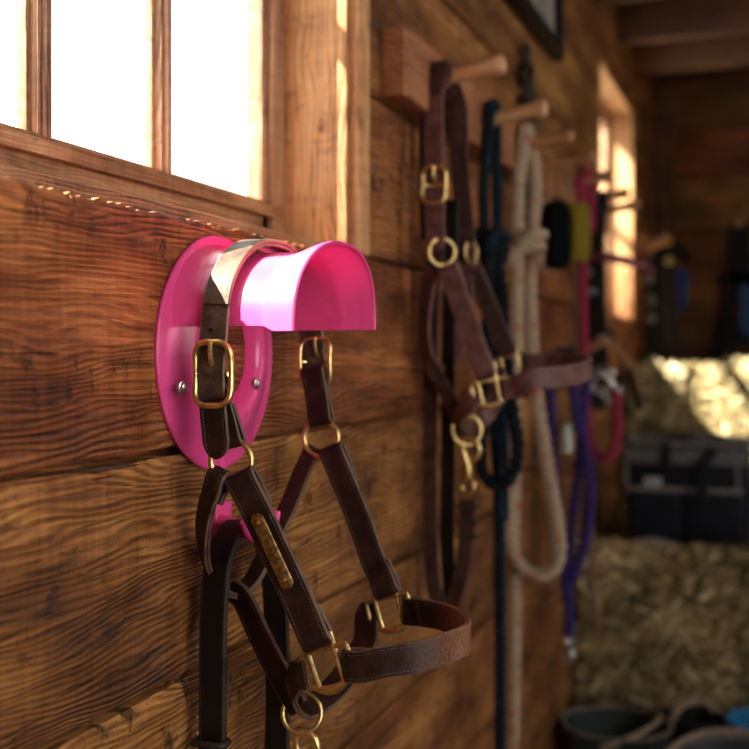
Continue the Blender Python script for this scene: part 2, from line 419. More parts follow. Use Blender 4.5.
def buckle(root, c, ex, ey, w, h, r=.0020, mat=BRASS, prong=True, bulge=.003):
    ex=V(ex).normalized(); ey=(V(ey)-ex*V(ey).dot(ex)).normalized(); ez=ex.cross(ey); c=V(c)
    mb=MB(); mb.tube(rounded_rect(c,ex,ey,w,h,min(w,h)*.34,bulge=bulge),r,closed=True,n=10)
    mb.tube([c-ex*w*.48-ez*.001,c-ex*w*.3-ez*.0065,c+ex*w*.3-ez*.0065,c+ex*w*.48-ez*.001],r*.75,n=8)
    o=mb.build('buckle_frame',mat,root)
    if prong:
        p=MB(); p.tube([c-ez*.004+ey*h*.08,c+ez*.0012+ey*h*.20,c+ez*.0030+ey*h*.36,c+ez*.0022+ey*h*.51],r*.72,n=8)
        p.build('buckle_prong',mat,o)
    return o
def ring(root, name, c, nrm, R, r, mat=BRASS, sx=1., n=40):
    nrm=V(nrm).normalized(); a=V((0,0,1)) if abs(nrm.z)<.9 else V((1,0,0))
    e=(a-nrm*a.dot(nrm)).normalized(); g=nrm.cross(e)
    mb=MB(); mb.tube([V(c)+e*(R*math.cos(2*PI*k/n))+g*(R*sx*math.sin(2*PI*k/n)) for k in range(n)],r,closed=True,n=10)
    return mb.build(name,mat,root)
def square(root, c, ex, ey, s=.026, r=.0017, mat=BRASS):
    """halter square: a window of four bars with a slot loop above, left and right"""
    ex=V(ex).normalized(); ey=(V(ey)-ex*V(ey).dot(ex)).normalized(); ez=ex.cross(ey); c=V(c)
    def P(x,y,z=0): return c+ex*(x*s)+ey*(y*s)+ez*(z*s)
    mb=MB()
    mb.tube([P(-.50,.5),P(.50,.5)],r*1.05,n=8)                               # top bar
    mb.tube(smooth_path([P(-.42,.5),P(-.42,.2),P(-.40,-.2),P(-.36,-.52)],.003),r,n=8)
    mb.tube(smooth_path([P(.42,.5),P(.42,.2),P(.42,-.2),P(.44,-.52)],.003),r,n=8)
    n=12                                                                     # thick curved foot
    path=[P(-.55+1.12*i/n,-.50-.16*math.sin(PI*i/n)) for i in range(n+1)]
    mb.tube(path,r,n=10,radii=[r*(.9+1.0*math.sin(PI*i/n)) for i in range(n+1)])
    mb.tube(smooth_path([P(-.42,.5),P(-.42,.8),P(-.36,.92),P(.36,.92),P(.42,.8),P(.42,.5)],.002),r,n=8)      # cheek slot
    mb.tube(smooth_path([P(.42,.5),P(.72,.52),P(.80,.42),P(.80,-.30),P(.74,-.40),P(.55,-.52)],.002),r,n=8)   # nose slot
    mb.tube(smooth_path([P(-.42,.5),P(-.66,.46),P(-.78,.34),P(-.74,-.3),P(-.66,-.42),P(-.52,-.50)],.002),r,n=8)
    return mb.build('halter_square',mat,root)
def snap(root, top, bot, r=.0026, mat=BRASS, side=V((1,0,0)), name='snap_hook'):
    """trigger snap: eye, body and hook"""
    top=V(top); bot=V(bot); d=(bot-top); L=d.length; d.normalize(); s=V(side); s=(s-d*s.dot(d)).normalized()
    mb=MB()
    mb.tube([top+d*(L*x)+s*(L*y) for x,y in [(.52,.03),(.40,.17),(.26,.21),(.12,.16),(.02,.02),(.02,-.08),(.12,-.13),(.3,-.12),(.5,-.04),(.7,0),(.80,0)]],r,n=10,
            radii=[r*k for k in (.8,.9,1,1.05,1.05,1,1,1.1,1.5,1.5,1.3)])
    mb.tube([top+d*(L*.47)-s*L*.05,top+d*(L*.50)-s*L*.17],r*.9,n=8)
    o=mb.build(name,mat,root)
    ring(o,'swivel_eye',bot-d*(L*.03),s.cross(d)+s*.6,L*.17,r*.8,mat)
    return o

# ------------------------------------------------------------------ ropes
def rope_mb(path, R, twist=26., strands=3, step=.006, n=7, smooth=True):
    P=smooth_path(path,step) if smooth else resample(path,step)
    mb=MB(); m=len(P)
    T=[(P[min(i+1,m-1)]-P[max(i-1,0)]).normalized() for i in range(m)]
    a=V((0,0,1)) if abs(T[0].z)<.9 else V((1,0,0)); Nn=[(a-T[0]*a.dot(T[0])).normalized()]
    for i in range(1,m):
        x=Nn[-1]-T[i]*Nn[-1].dot(T[i]); Nn.append(x.normalized())
    if strands<=1:
        mb.tube(P,R,n=10); return mb
    for k in range(strands):
        q=[]
        for i in range(m):
            th=2*PI*k/strands+i*step*twist*2*PI/ (1.0)
            B=T[i].cross(Nn[i]); q.append(P[i]+(Nn[i]*math.cos(th)+B*math.sin(th))*(R*.62))
        mb.tube(q,R*.45,n=n,att=k/strands)
    return mb
def coil(c, axis, R, turns, pitch, n=16):
    ax=V(axis).normalized(); a=V((1,0,0)) if abs(ax.x)<.9 else V((0,1,0)); e=(a-ax*a.dot(ax)).normalized(); g=ax.cross(e)
    return [V(c)+ax*(pitch*(i/n-turns/2))+e*(R*math.cos(2*PI*i/n))+g*(R*math.sin(2*PI*i/n)) for i in range(int(turns*n)+1)]

# ================================================================== ROOM
SEAMS=[FLOOR,.15,.35,.555,.745,.935,1.136,1.345,1.555,1.776,1.98,2.18,CEIL]
WIN=[(.445,1.296),(3.33,4.07)]; WZ0,WZ1=1.345,2.065
def plank(mb, y0, y1, z0, z1, att, x=0., th=.024, jag=0.):
    m=max(2,int((y1-y0)/(.012 if not jag else .003))); g=.0032; bv=.0036
    prof=[(-th,z0+g),(-bv,z0+g),(0,z0+g+bv*1.2)]
    K=5
    for i in range(1,K): prof.append((0,z0+(z1-z0)*i/K))
    prof+=[(0,z1-g-bv*1.2),(-bv,z1-g),(-th,z1-g)]
    vs=[];fs=[];k=len(prof)
    for i in range(m+1):
        y=y0+(y1-y0)*i/m
        for j,(px,pz) in enumerate(prof):
            cup=.0016*noise.noise(V((y*1.7,pz*9,att*31)))+.0005*noise.noise(V((y*30,pz*40,att*31)))
            dz=0.
            if j in (0,1,2): dz=.0012*noise.noise(V((y*6,z0*7,att*9)))+.0008*abs(noise.noise(V((y*45,z0,1))))
            if j>=k-3: dz=.0012*noise.noise(V((y*6,z1*7,att*9+5)))-.0008*abs(noise.noise(V((y*45,z1,2))))-.0028*max(0,noise.noise(V((y*22,z1*3,2)))-.28)
            if j>=k-3 and jag: dz+=jag*(noise.noise(V((y*130,3.1,.7)))+.8*noise.noise(V((y*48,1.3,5.))))
            vs.append((x+px+(cup if px>-th else 0),y,pz+dz))
    for i in range(m):
        for j in range(k-1): fs.append((i*k+j,i*k+j+1,(i+1)*k+j+1,(i+1)*k+j))
    fs.append(tuple(range(k))); fs.append(tuple(m*k+j for j in reversed(range(k))))
    mb.add(vs,fs,att=att)
Y0=-2.2; XR=2.0
mb=MB()
# tints: reddish (0) .. golden (1); the plank under the window is the red one
TINT=[.61,.38,.72,.47,.66,.58,.22,.35,.52,.81,.69,.44]
for i in range(len(SEAMS)-1):
    z0,z1=SEAMS[i],SEAMS[i+1]
    spans=[(Y0,FAR)]
    if z0>=WZ0-1e-4 and z1<=WZ1+.13: spans=[(Y0,WIN[0][0]-.008),(WIN[0][1]+.008,WIN[1][0]-.008),(WIN[1][1]+.008,FAR)]
    zz1=z1
    for k,(a,b) in enumerate(spans): plank(mb,a,b,z0,zz1,TINT[i],jag=.0028 if i==6 else 0.)
    if z0<WZ1<z1:
        pass
for (a,b) in WIN: plank(mb,a,b,WZ1,2.18,.44)
# sheathing behind the planks
mb.box((-.125,Y0,FLOOR),(-.022,FAR,WZ0-.004),att=.2); mb.box((-.125,Y0,WZ1+.004),(-.022,FAR,CEIL),att=.2)
for a,b in ((Y0,WIN[0][0]-.004),(WIN[0][1]+.004,WIN[1][0]-.004),(WIN[1][1]+.004,FAR)): mb.box((-.125,a,WZ0-.004),(-.022,b,WZ1+.004),att=.2)
mb.build('wall_left',W_wall,loc=(0,1,FLOOR),kind='structure')

def window(name, y0, y1, muntins, label, casing=True, stile=.052):
    root=empty(name,(-.06,(y0+y1)/2,WZ0),kind='structure'); root['label']=label
    xs=-.102
    m=MB()  # jambs and head
    m.box((-.125,y0-.016,WZ0),(.001,y0,WZ1),.001,att=.3); m.box((-.125,y1,WZ0),(.001,y1+.016,WZ1),.001,att=.75)
    m.box((-.125,y0,WZ1-.002),(-.001,y1,WZ1+.016),.001,att=.5)
    m.build('jamb',W_jamb,root)
    s=MB(); s.box((-.125,y0,WZ0-.012),(-.018,y1,WZ0+.010),.0025,att=.4)
    s.build('sill',W_sash,root)
    c=MB(); c.box((-.004,y1+.012,WZ0-.003),(.014,y1+.052,WZ1+.05),.004,att=.6,seg=3); c.box((-.004,y0-.052,WZ0-.003),(.014,y0-.012,WZ1+.05),.004,att=.2,seg=3)
    c.box((-.004,y0-.052,WZ1+.012),(.013,y1+.052,WZ1+.062),.004,att=.9)
    if casing: c.build('casing',W_jamb,root)
    f=MB(); P0=WZ0+.060; P1=WZ1-.045; ye=y1-stile+.002; ys=y0+.038
    def bar(ya,yb,za,zb,att,mi=0):
        f.box((xs-.004,ya,za),(xs+.016,yb,zb),.002,att=att,mi=mi)
    bar(y1-stile,y1-.001,WZ0,WZ1,.1,1); bar(y0+.001,y0+.040,WZ0,WZ1,.7,1)
    bar(y0,y1,WZ0+.004,P0,.3); bar(y0,y1,P1,WZ1-.001,.8)
    for y in muntins:
        f.box((xs-.003,y-.013,P0-.004),(xs+.006,y+.009,P1),.001,att=.5+y,mi=1); f.box((xs+.004,y-.008,P0-.004),(xs+.014,y+.006,P1),.0015,att=.2+y,mi=1); f.box((xs+.012,y-.004,P0-.004),(xs+.020,y+.004,P1),.002,att=.9,mi=1)
    zm=(P0+P1)/2
    f.box((xs-.009,y0+.02,zm-.011),(xs+.012,y1-.02,zm+.011),.002,att=.9); 
    # stop bead inside the right stile and step on the bottom rail
    f.box((xs+.014,y1-stile*.7,WZ0),(xs+.024,y1-.001,WZ1),.002,att=.9,mi=1); f.box((xs+.010,y0,P0-.020),(xs+.026,y1-.01,P0-.006),.002,att=.15)
    pass
    f.build('sash',[W_sash,W_sashV],root)
    ed=[ys]+list(muntins)+[ye]
    for a,b in zip(ed,ed[1:]):
        for za,zb in ((P0,zm),(zm,P1)):
            g=MB(); g.box((xs-.002,a+.002,za-.002),(xs+.001,b-.002,zb+.002)); g.build('pane',GLASS,root)
    return root
window('window_1',*WIN[0],[.617,.819,1.021],'weathered wooden sash window above the pink bracket')
window('window_2',*WIN[1],[3.52,3.70,3.88],'narrow sunlit wooden window beyond the row of pegs',casing=False,stile=.022)

mb=MB(); mb.box((-.13,Y0,FLOOR-.1),(XR+.1,FAR+.1,FLOOR))
FLOORM=plain('earth_floor',(.11,.075,.045),rough=.9,vary=.4,scale=7.,bump=.6,bscale=60.)
mb.build('floor',FLOORM,loc=(1.5,1,FLOOR-.1),kind='structure')
mb=MB()
x=-.13; i=0
while x<XR:
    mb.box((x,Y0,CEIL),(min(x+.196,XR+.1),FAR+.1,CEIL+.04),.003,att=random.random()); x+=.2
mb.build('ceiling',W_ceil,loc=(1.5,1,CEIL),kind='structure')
mb=MB(); z=FLOOR
while z<CEIL:
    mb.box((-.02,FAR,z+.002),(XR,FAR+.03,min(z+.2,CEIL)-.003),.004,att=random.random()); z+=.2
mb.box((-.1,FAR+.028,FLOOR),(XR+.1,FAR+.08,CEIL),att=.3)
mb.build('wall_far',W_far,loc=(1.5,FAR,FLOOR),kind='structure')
# right wall with unseen openings added for fill light, and plain near wall
mb=MB()
for a,b,z0,z1 in ((Y0,-1.3,FLOOR,CEIL),(.4,1.7,FLOOR,CEIL),(2.7,FAR,FLOOR,CEIL),(1.7,2.7,2.15,CEIL),(1.7,2.7,FLOOR,1.35),(-1.3,.4,2.15,CEIL),(-1.3,.4,FLOOR,.75)):
    z=z0
    while z<z1-.01:
        mb.box((XR,a,z+.002),(XR+.03,b,min(z+.2,z1)-.002),.003,att=random.random()); z+=.2
    mb.box((XR+.028,a,z0),(XR+.08,b,z1),att=.4)
mb.build('wall_right',W_wall,loc=(XR,1,FLOOR),kind='structure')
mb=MB()
for a,b,z0,z1 in ((-.1,XR,FLOOR,CEIL),):
    mb.box((a,Y0-.06,z0),(b,Y0,z1),.003,att=.3)
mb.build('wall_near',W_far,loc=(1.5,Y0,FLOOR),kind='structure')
for k,yb in enumerate((.2,.9,1.6,2.2,2.75,3.20,3.66,4.08)):
    mb=MB(); mb.box((-.0,yb,2.205),(XR,yb+.06,CEIL+.0),.004,att=random.random())
    mb.build('trim_%d'%(k+1),W_beam,loc=(1.5,yb,2.2),kind='structure',label='exposed wooden ceiling beam')
mb=MB(); mb.box((-.004,FAR-.09,FLOOR),(.07,FAR,2.205),.004,att=.5); mb.build('trim_10',W_beam,loc=(.03,FAR-.04,FLOOR),kind='structure',label='dark corner post')

# ================================================================== PINK BRACKET
BC=V((0,.963,1.222))
br=empty('halter_bracket',BC,'bright pink plastic halter bracket with round backplate and curved arm under the window','halter bracket')
pl=MB()
prof=[(.1150,.0010),(.1158,.0028),(.1150,.0044),(.1125,.0050),(.105,.0052),(.096,.0070),(.088,.0105),(.080,.0138),(.073,.0158),(.067,.0162),(.061,.0145),(.057,.0100),(.0545,.0040),(.0535,.0012),(.0520,.0012),(.0525,.0040)]
n=96; vs=[];fs=[]
for (r,h) in prof:
    for k in range(n):
        a=2*PI*k/n; sy,sz=1.0,.945
        oz=.004 if r<.06 else 0
        f=(r-.044)/.071
        vs.append((h,BC.y+r*sy*math.cos(a)+.006*max(0,1-f*1.6),BC.z+r*sz*math.sin(a)+.001*(1-f)))
for i in range(len(prof)-1):
    for k in range(n):
        l=(k+1)%n; fs.append((i*n+k,i*n+l,(i+1)*n+l,(i+1)*n+k))
pl.add(vs,fs); pl.build('back_plate',PINK,br,ang=60)
# curved arm
AZ=1.2445; AY=.966
def arm_r(x):
    fl=.012*max(0,1-(x-.004)/.030)**2.2      # fillet into the plate
    ry=.0925+fl*.5; rz=.0685+fl*.8
    if x>.088:
        t=(x-.088)/.032
        e=.0045*math.sin(min(1,t*1.6)*PI/2)+.0050*max(0,t-.35)**1.5*1.6
        ry+=e; rz+=.0100*t*t*(3-2*t)
    return ry,rz
def lean(x): return .016*max(0,min(1,(x-.05)/.07))**1.5
def arm_surface(off, flip):
    vs=[];fs=[]; xs=[.004+.116*i/44 for i in range(45)]; M=48
    for x in xs:
        ry,rz=arm_r(x)
        for j in range(M+1):
            a=PI*j/M; e=.86
            cy=math.copysign(abs(math.cos(a))**e,math.cos(a)); sz_=abs(math.sin(a))**e
            dz=0
            if j==0 and x>.09: dz=-.0045*min(1,(x-.09)/.01)
            vs.append(V((x,AY-(ry+off)*cy+lean(x)*sz_**2,AZ+(rz+off)*sz_+dz)))
    return vs,xs,M
mb=MB(); 
o1,xs,M=arm_surface(0,0); o2,_,_=arm_surface(-.0030,0)
nx=len(xs); W1=M+1
vs=o1+o2; fs=[]; B=nx*W1
for i in range(nx-1):
    for j in range(M):
        a=i*W1+j; fs.append((a,a+1,a+W1+1,a+W1)); fs.append((B+a,B+a+W1,B+a+W1+1,B+a+1))
for i in range(nx-1):
    for j in (0,M):
        a=i*W1+j; fs.append((a,a+W1,B+a+W1,B+a))
for j in range(M):
    for i in (0,nx-1):
        a=i*W1+j; fs.append((a,a+1,B+a+1,B+a))
mb.add(vs,fs)
# rolled rim at the tip
rim=[]
ry,rz=arm_r(.12)
for j in range(61):
    a=PI*j/60; e=.86
    rim.append(V((.1195,AY-(ry-.0015)*math.copysign(abs(math.cos(a))**e,math.cos(a))+lean(.12)*abs(math.sin(a))**(2*e),AZ+(rz-.0015)*abs(math.sin(a))**e-(.0045 if j==0 else 0))))
mb.tube(rim,.0021,n=8)
mb.build('arm',PINK,br,ang=50)
# strap hook below the plate
hk=MB()
up=[]
for i in range(25):
    a=math.radians(200+140*i/24)
    up.append(V((.050,.953+.036*math.cos(a),1.082+.027*math.sin(a))))
hk.tube(up,.006,n=12,radii=[.0042+.0025*math.sin(PI*i/24) for i in range(25)])
hk.tube(smooth_path([(.002,.955,1.066),(.02,.955,1.062),(.049,.953,1.057)],.004),.0085,n=14)
hk.box((.001,.946,1.048),(.008,.980,1.083),.003)
hk.build('strap_hook',PINK,br)
for (px,py) in ((182,388),(257,384)):
    p=atx(px,py,.0150); s=MB()
    s.lathe([(0,.0028),(.0022,.0028),(.0036,.0022),(.0042,.0008),(.0044,-.003)],p,(1,0,0),20)
    s.lathe([(.0062,-.001),(.0062,.0005),(.0048,.001),(.0044,-.001)],p,(1,0,0),20)
    s.box(p+V((.0022,-.003,-.0005)),p+V((.0031,.003,.0005))); s.box(p+V((.0022,-.0005,-.003)),p+V((.0031,.0005,.003)))
    s.build('screw',STEEL,br)

# ================================================================== HALTER 1
YN,YF=.868,1.055
h=empty('leather_halter',(.05,.963,.90),'dark brown stitched leather halter hanging on the pink bracket, brass nameplate on its cheek','halter')
NY=V((0,-1,0)); PY_=V((0,1,0))
sx=.046
# crownpiece: over the arm, through the near buckle, round tip below it
def over(x,off,a):
    ry,rz=arm_r(x); e=.86
    c,s_=math.cos(a),math.sin(a)
    p=V((x,AY-(ry+off)*math.copysign(abs(c)**e,c),AZ+(rz+off)*abs(s_)**e)); return p,V((0,-c,s_)).normalized()
ct=[]
ct.append((aty(213,412,YN-.0035),NY)); ct.append((aty(211.5,395,YN-.007),NY))
ct.append((aty(211,372,YN-.011),NY+V((0,0,.05)))); ct.append((aty(212,350,YN-.0075),NY))
ct.append((aty(214,333,YN-.004),NY))
for k in range(1,16):
    a=PI*(k/16)
    ct.append(over(sx+.003*math.sin(a),.0028+.005*math.sin(a)**3,a))
ct.append((aty(311,334,1.066),PY_)); ct.append((aty(312,352,1.068),PY_)); ct.append((aty(315,375,1.066),PY_)); ct.append((aty(317,400,1.064),PY_))
strap('crownpiece',ct,.0255,.0034,L_crown,h,layered=False,tip0=.006,step=.003,stitch=None,sside=1)
# second layer on top and stitched edges of the raised crown lining
ct2=[over(sx+.002+.003*math.sin(PI*k/16),.0062+.005*math.sin(PI*k/16)**3,PI*k/16) for k in range(1,16)]
mb_,sm_=strap_mesh(ct2,.0235,.0034,step=.003,layered=False,stitch=(.004,.9),sside=1,smargin=.0030)
cl=mb_.build('crown_overlay',L_crown,h); sm_.build('stitching',M_thread,cl)
# prong holes
HB=plain('hole_black',(.008,.006,.005),.9)
for (px,py) in ((211,330),(210,391)):
    hl=MB(); p=aty(px,py,YN-.0062 if py<350 else YN-.0092); hl.lathe([(0,0),(.0016,.0),(.0019,.0006)],p,(0,-1,0),12)
    hl.build('punched_hole',HB,h)
EYn=(aty(211,350,YN)-aty(212,400,YN)).normalized()
buckle(h,aty(211.5,374,YN-.0125),(1,0,0),EYn,.0330,.0530,.0028,bulge=-.003)
# buckle chape: folded round the buckle bar and the ring
RN=aty(231,461,YN+.001); RF=aty(321,438,YF)
def chape(name,top,bot,w,n,root,mat,sd=1,st=(.004,.5)):
    top=V(top);bot=V(bot); d=(bot-top).normalized(); n=V(n)
    c=fold(top,d,n,.0034,.02,.003)
    c+= [(top.lerp(bot,.35)+n*.0036,n),(top.lerp(bot,.65)+n*.0034,n)]
    e=fold(bot,-d,n,.0034,.03,.003); e.reverse(); c+=e
    return strap(name,c,w,.0034,mat,root,layered=False,step=.003,stitch=st,sside=sd,nper=8)
chape('buckle_chape',aty(212,376,YN-.0035),aty(230,441.5,YN+.001),.0250,NY,h,L_near,st=None)
tb=[(aty(212,399,YN-.0062),V((0,-1,.3))),(aty(213,410,YN-.0098),NY),(aty(214.5,425,YN-.0098),NY),(aty(216,442,YN-.009),NY),(aty(217.5,459,YN-.008),NY)]
strap('chape_tab',tb,.0245,.0040,L_near,h,layered=False,tip=.017,step=.002,stitch=(.006,9.),sside=1)
ring(h,'cheek_ring',RN,(.10,-1,.0),.0182,.0027)
ring(h,'cheek_ring',RF,(-.05,-1,.05),.0185,.0026)
# far buckle and chape
buckle(h,aty(316,362,1.063),(1,.0,0),(-.1,0,1),.0320,.0480,.0022,bulge=.003)
chape('buckle_chape',aty(314,372,1.058),aty(321,419.5,YF),.0240,NY,h,L_near,st=(.02,.055))
# near cheek strap
SQN=aty(326,667,.870); SQF=aty(389,612,1.050)
exn=V((.94,0,.30)); eyn=V((-.34,0,.94)); 
def cheek(a,b,n,w,root,mat,mids=(),st=(.03,2.),sd=1,nm='cheek_strap'):
    a=V(a);b=V(b);d=(b-a).normalized(); c=fold(a,d,n,.0052,.030,.0025)
    k=len(mids)
    if not k: c+=[(a.lerp(b,.3)+n*.002,n),(a.lerp(b,.5)+n*.002,n),(a.lerp(b,.75)+n*.002,n)]
    else: c+=[(m_,n) for m_ in mids]
    e=fold(b,-d,n,.0052,.026,.0025); e.reverse(); c+=e
    return strap(nm,c,w,.0052,mat,root,stitch=st,sside=sd,nper=8,step=.003)
ctop=aty(243,479.5,YN+.001); cbot=SQN+eyn*.0235
cheek(ctop,cbot,V((.05,-1,.06)).normalized(),.0265,h,L_near)
# brass nameplate
npc=aty(272,551,YN-.0080); dn=(cbot-ctop).normalized(); nw=V((0,-1,0)); exw=dn.cross(nw).normalized()
mbp=MB(); hh=.0335; ww=.0060; pts=[]
for i in range(13): a=PI*i/12; pts.append((ww*math.cos(a)*1.0,hh-ww+ww*math.sin(a)))
for i in range(13): a=PI+PI*i/12; pts.append((ww*math.cos(a),-hh+ww+ww*math.sin(a)))
nn=len(pts); vs=[]
for z_,sc in ((-.0005,1.),(.0006,1.),(.0010,.9)):
    for (x_,y_) in pts: vs.append(npc+exw*(x_*sc)+dn*(y_*(1-(1-sc)*.2))+nw*z_)
fs=[tuple(range(nn))[::-1],tuple(2*nn+i for i in range(nn))]
for L_ in range(2):
    for i in range(nn): fs.append((L_*nn+i,L_*nn+(i+1)%nn,(L_+1)*nn+(i+1)%nn,(L_+1)*nn+i))
mbp.add(vs,fs); 
plate=mbp.build('name_plate',plain('old_brass',(.42,.28,.11),rough=.42,metal=1.,vary=.45,scale=220.,bump=.5),h,ang=30)
for s_ in (-1,1):
    rv=MB(); rv.lathe([(0,.0014),(.0010,.0012),(.0015,.0005),(.0016,0)],npc+dn*(s_*.0255)+nw*.0010,nw,12)
    rv.build('rivet',BRASS,plate)
en=MB()
for i in range(6):
    for a,b,c,d in (((-.0022,0),(.0022,.0004),0,0),((-.0022,.0012),(.0018,.0017),0,0)):
        y0=-.011+i*.0042
        q0=npc+exw*a[0]+dn*(y0+a[1])+nw*.00115; q1=npc+exw*b[0]+dn*(y0+b[1])+nw*.00115
        en.tube([q0,q1],.0002,n=4)
en.build('engraving',IRON,plate)
# far cheek strap
ctf=aty(333,452,YF); cbf=SQF+V((-.10,0,.99))*.0225
cheek(ctf,cbf,V((0,-1,.05)).normalized(),.0255,h,L_near,mids=(aty(347,490,YF),aty(361,525,YF),aty(373,560,YF)))
square(h,SQN,exn,eyn,.0285,.0023); square(h,SQF,V((.97,0,.22)),V((-.22,0,.97)),.0275,.0021)
# noseband
def nz(px,py,y,nx,ny): return (aty(px,py,y),V((nx,ny,0)))
a0=SQN+exn*(.0275*.88); b0=SQF+V((.97,0,.22))*(.027*.80)
c=fold(a0+V((0,0,-.0035)),aty(385,661.5,.866)-a0,NY,.0052,.022,.0025)
c+=[nz(385,661.5,.866,.05,-1),nz(420,656,.878,.35,-.95),nz(450,647,.902,.75,-.65),nz(467.5,637,.945,1,0),nz(461,624.5,.992,.75,.65),nz(440,616,1.020,.35,.95),nz(420,612.5,1.036,.1,1)]
e=fold(b0+V((0,0,-.002)),V((1,0,0)),PY_,.0052,.022,.0025); e.reverse(); c+=e
strap('noseband',c,.0255,.0056,L_nose,h,stitch=(.03,2.),sside=0,nper=10,step=.003,label='brown noseband rubbed lighter at its tip')
# chin strap through both squares
ex2=V((.97,0,.22))
cL=SQN-exn*(.0275*.76); cR=SQF-ex2*(.027*.76)
ch=[(cL+V((.004,-.0062,.0)),NY),(cL+V((-.006,-.004,-.002)),V((-.3,-1,0))),(aty(297,676,.874),V((-.6,-1,0))),(aty(291,692,.888),V((-.9,-.6,-.3))),(aty(300,708,.915),V((-.7,-.1,-.9))),(aty(318,702,.948),V((-.5,.3,-.9))),(aty(338,684,.982),V((-.3,.7,-.6))),(aty(354,660,1.015),V((-.1,1,-.3))),(aty(365,640,1.040),V((0,1,-.1))),(cR+V((-.004,.004,.0)),PY_),(cR+V((.005,.006,.0)),PY_)]
strap('chin_strap',ch,.0240,.0050,L_near,h,step=.003,stitch=None)
# throat latch: rolled loop from ring to ring, strap down to the chin ring
tl=fold(aty(219,477.5,YN+.001),(-.35,0,-1),V((-.15,-1,0)),.005,.022,.003)+[(aty(207,505,YN+.003),V((-.3,-1,0))),(aty(203,530,.882),V((-.5,-1,0))),(aty(206,562,.902),V((-.7,-.6,-.2))),(aty(220,588,.928),V((-.4,-.3,-.8))),(aty(237,594,.952),V((.0,.1,-1))),(aty(254,577,.975),V((.1,.7,-.7))),(aty(272,540,.995),V((.1,1,-.2))),(aty(290,502,1.02),V((0,1,0))),(aty(301,474,1.04),V((0,1,0))),(aty(310,455,YF+.004),V((0,1,0))),(aty(313,448,YF+.004),V((0,1,.3)))]
strap('throat_latch',tl,.0175,.0062,L_near,h,stitch=(.0,.05),sside=1)
ft=MB(); 
tk=MB()
cs=[(aty(232,590,.948),V((-.2,-1,0))),(aty(243,600,.942),V((-.1,-1,0))),(aty(258,632,.93),V((0,-1,0))),(aty(273,662,.915),V((0,-1,0))),(aty(290,692,.905),V((0,-1,0))),(aty(299,708,.90),V((0,-1,-.2)))]
strap('connecting_strap',cs,.0215,.0060,L_near,h,stitch=(.01,.09),sside=1)
RC=aty(302,713,.905)
ring(h,'chin_ring',RC,(.25,-.9,.25),.0165,.0021)
snap(h,aty(304,729,.903),aty(306,800,.905),.0030)
ring(h,'buckle_ring',aty(306,806,.905),(1,0,0),.013,.002)

# ================================================================== BLACK LEATHER LEAD
ld=empty('leather_lead',(.03,.955,.62),'black leather strap looped over the hook of the pink bracket','lead strap')
def bl(px,py,x=.030): return atx(px,py,x)
c=[(bl(213,660),NY),(bl(214,610),NY),(bl(217,570),V((0,-1,.15))),(bl(226,540),V((0,-.8,.6))),(bl(241,523),V((0,-.2,1))),(bl(257,530),V((0,.5,.9))),(bl(268,548),V((0,.9,.4))),(bl(274,580),PY_),(bl(277,640),PY_),(bl(278,700),PY_)]
lo=[(V((.030,1.030,.80)),PY_),(V((.030,1.022,.70)),V((0,1,-.2))),(V((.030,.965,.635)),V((0,0,-1))),(V((.030,.905,.70)),V((0,-1,-.2))),(V((.030,.898,.80)),NY)]
strap('loop',c+lo,.0250,.0068,L_black,ld,closed=True,stitch=(.0,9.),sside=1,thread=M_thread_dark,step=.005,smargin=.0022)
kp=MB(); kp.tube(rounded_rect(bl(211,742),V((1,0,0)),V((0,1,0)),.029,.015,.003,3),.0030,closed=True,n=8); kp.build('keeper',L_black,ld)

# ================================================================== PEG RAIL
def peg_mb(mb, y, z=1.606, L=.108, x0=.030, rise=.016, r=.0125):
    prof=[(r*1.05,0),(r*1.0,.004),(r*.95,.010),(r*.92,.03),(r*.90,L*.55),(r*.93,L*.68),(r*1.06,L*.80),(r*1.18,L*.88),(r*1.20,L*.93),(r*1.12,L*.975),(r*.85,L*.998),(r*.4,L*1.01),(0,L*1.012)]
    mb.lathe(prof,(x0,y,z),(L,0,rise),24)
PEGS=[1.555,1.85,2.10,2.35,2.60,2.89,3.12]
pr=empty('peg_rail',(.017,2.3,1.56),'long wooden peg rail along the plank wall right of the near window','peg rail')
mb=MB(); mb.box((.0,1.427,1.560),(.0335,3.26,1.652),.0035,att=.35,seg=3); mb.build('board',W_rail,pr)
for y in PEGS:
    m=MB(); peg_mb(m,y); m.build('peg',W_peg,pr)
pr2=empty('peg_rail',(.017,4.45,1.56),'short wooden peg rail in the dark beyond the far window','peg rail')
mb=MB(); mb.box((.0,4.16,1.575),(.030,4.72,1.650),.003,att=.2); mb.build('board',W_rail,pr2)
for y in (4.28,4.42):
    m=MB(); peg_mb(m,y,z=1.615,L=.085,r=.020,rise=.03); m.build('peg',W_peg,pr2)

# ================================================================== HALTER 2
h2=empty('leather_halter',(.06,1.555,1.0),'reddish brown leather halter with shiny brass buckle hanging from the nearest wooden peg','halter')
Y2N,Y2F=1.520,1.620
cx=.052; PZ=1.606+.0125+.004
c=[(aty(436,251,1.515),NY),(aty(435,225,1.518),NY),(aty(434,200,1.522),NY),(aty(434,172,1.526),NY),(aty(434,130,1.532),NY),(aty(435,90,1.538),NY),
   (V((cx,1.5405,1.606)),NY),(V((cx,1.545,1.622)),V((0,-.7,.7))),(V((cx,1.556,1.6275)),V((0,0,1)))]
strap('crownpiece',c,.0270,.0036,L_mid,h2,layered=False,tip0=.014,stitch=(.0,.05),step=.004)
c=[(V((cx,1.556,1.6275)),V((0,0,1))),(V((cx,1.567,1.622)),V((0,.7,.7))),(V((cx,1.572,1.606)),PY_),
   (aty(458,110,1.578),PY_),(aty(459,160,1.590),PY_),(aty(463,205,1.603),PY_),(aty(466,238,1.608),PY_),(aty(468,243,1.613),PY_)]
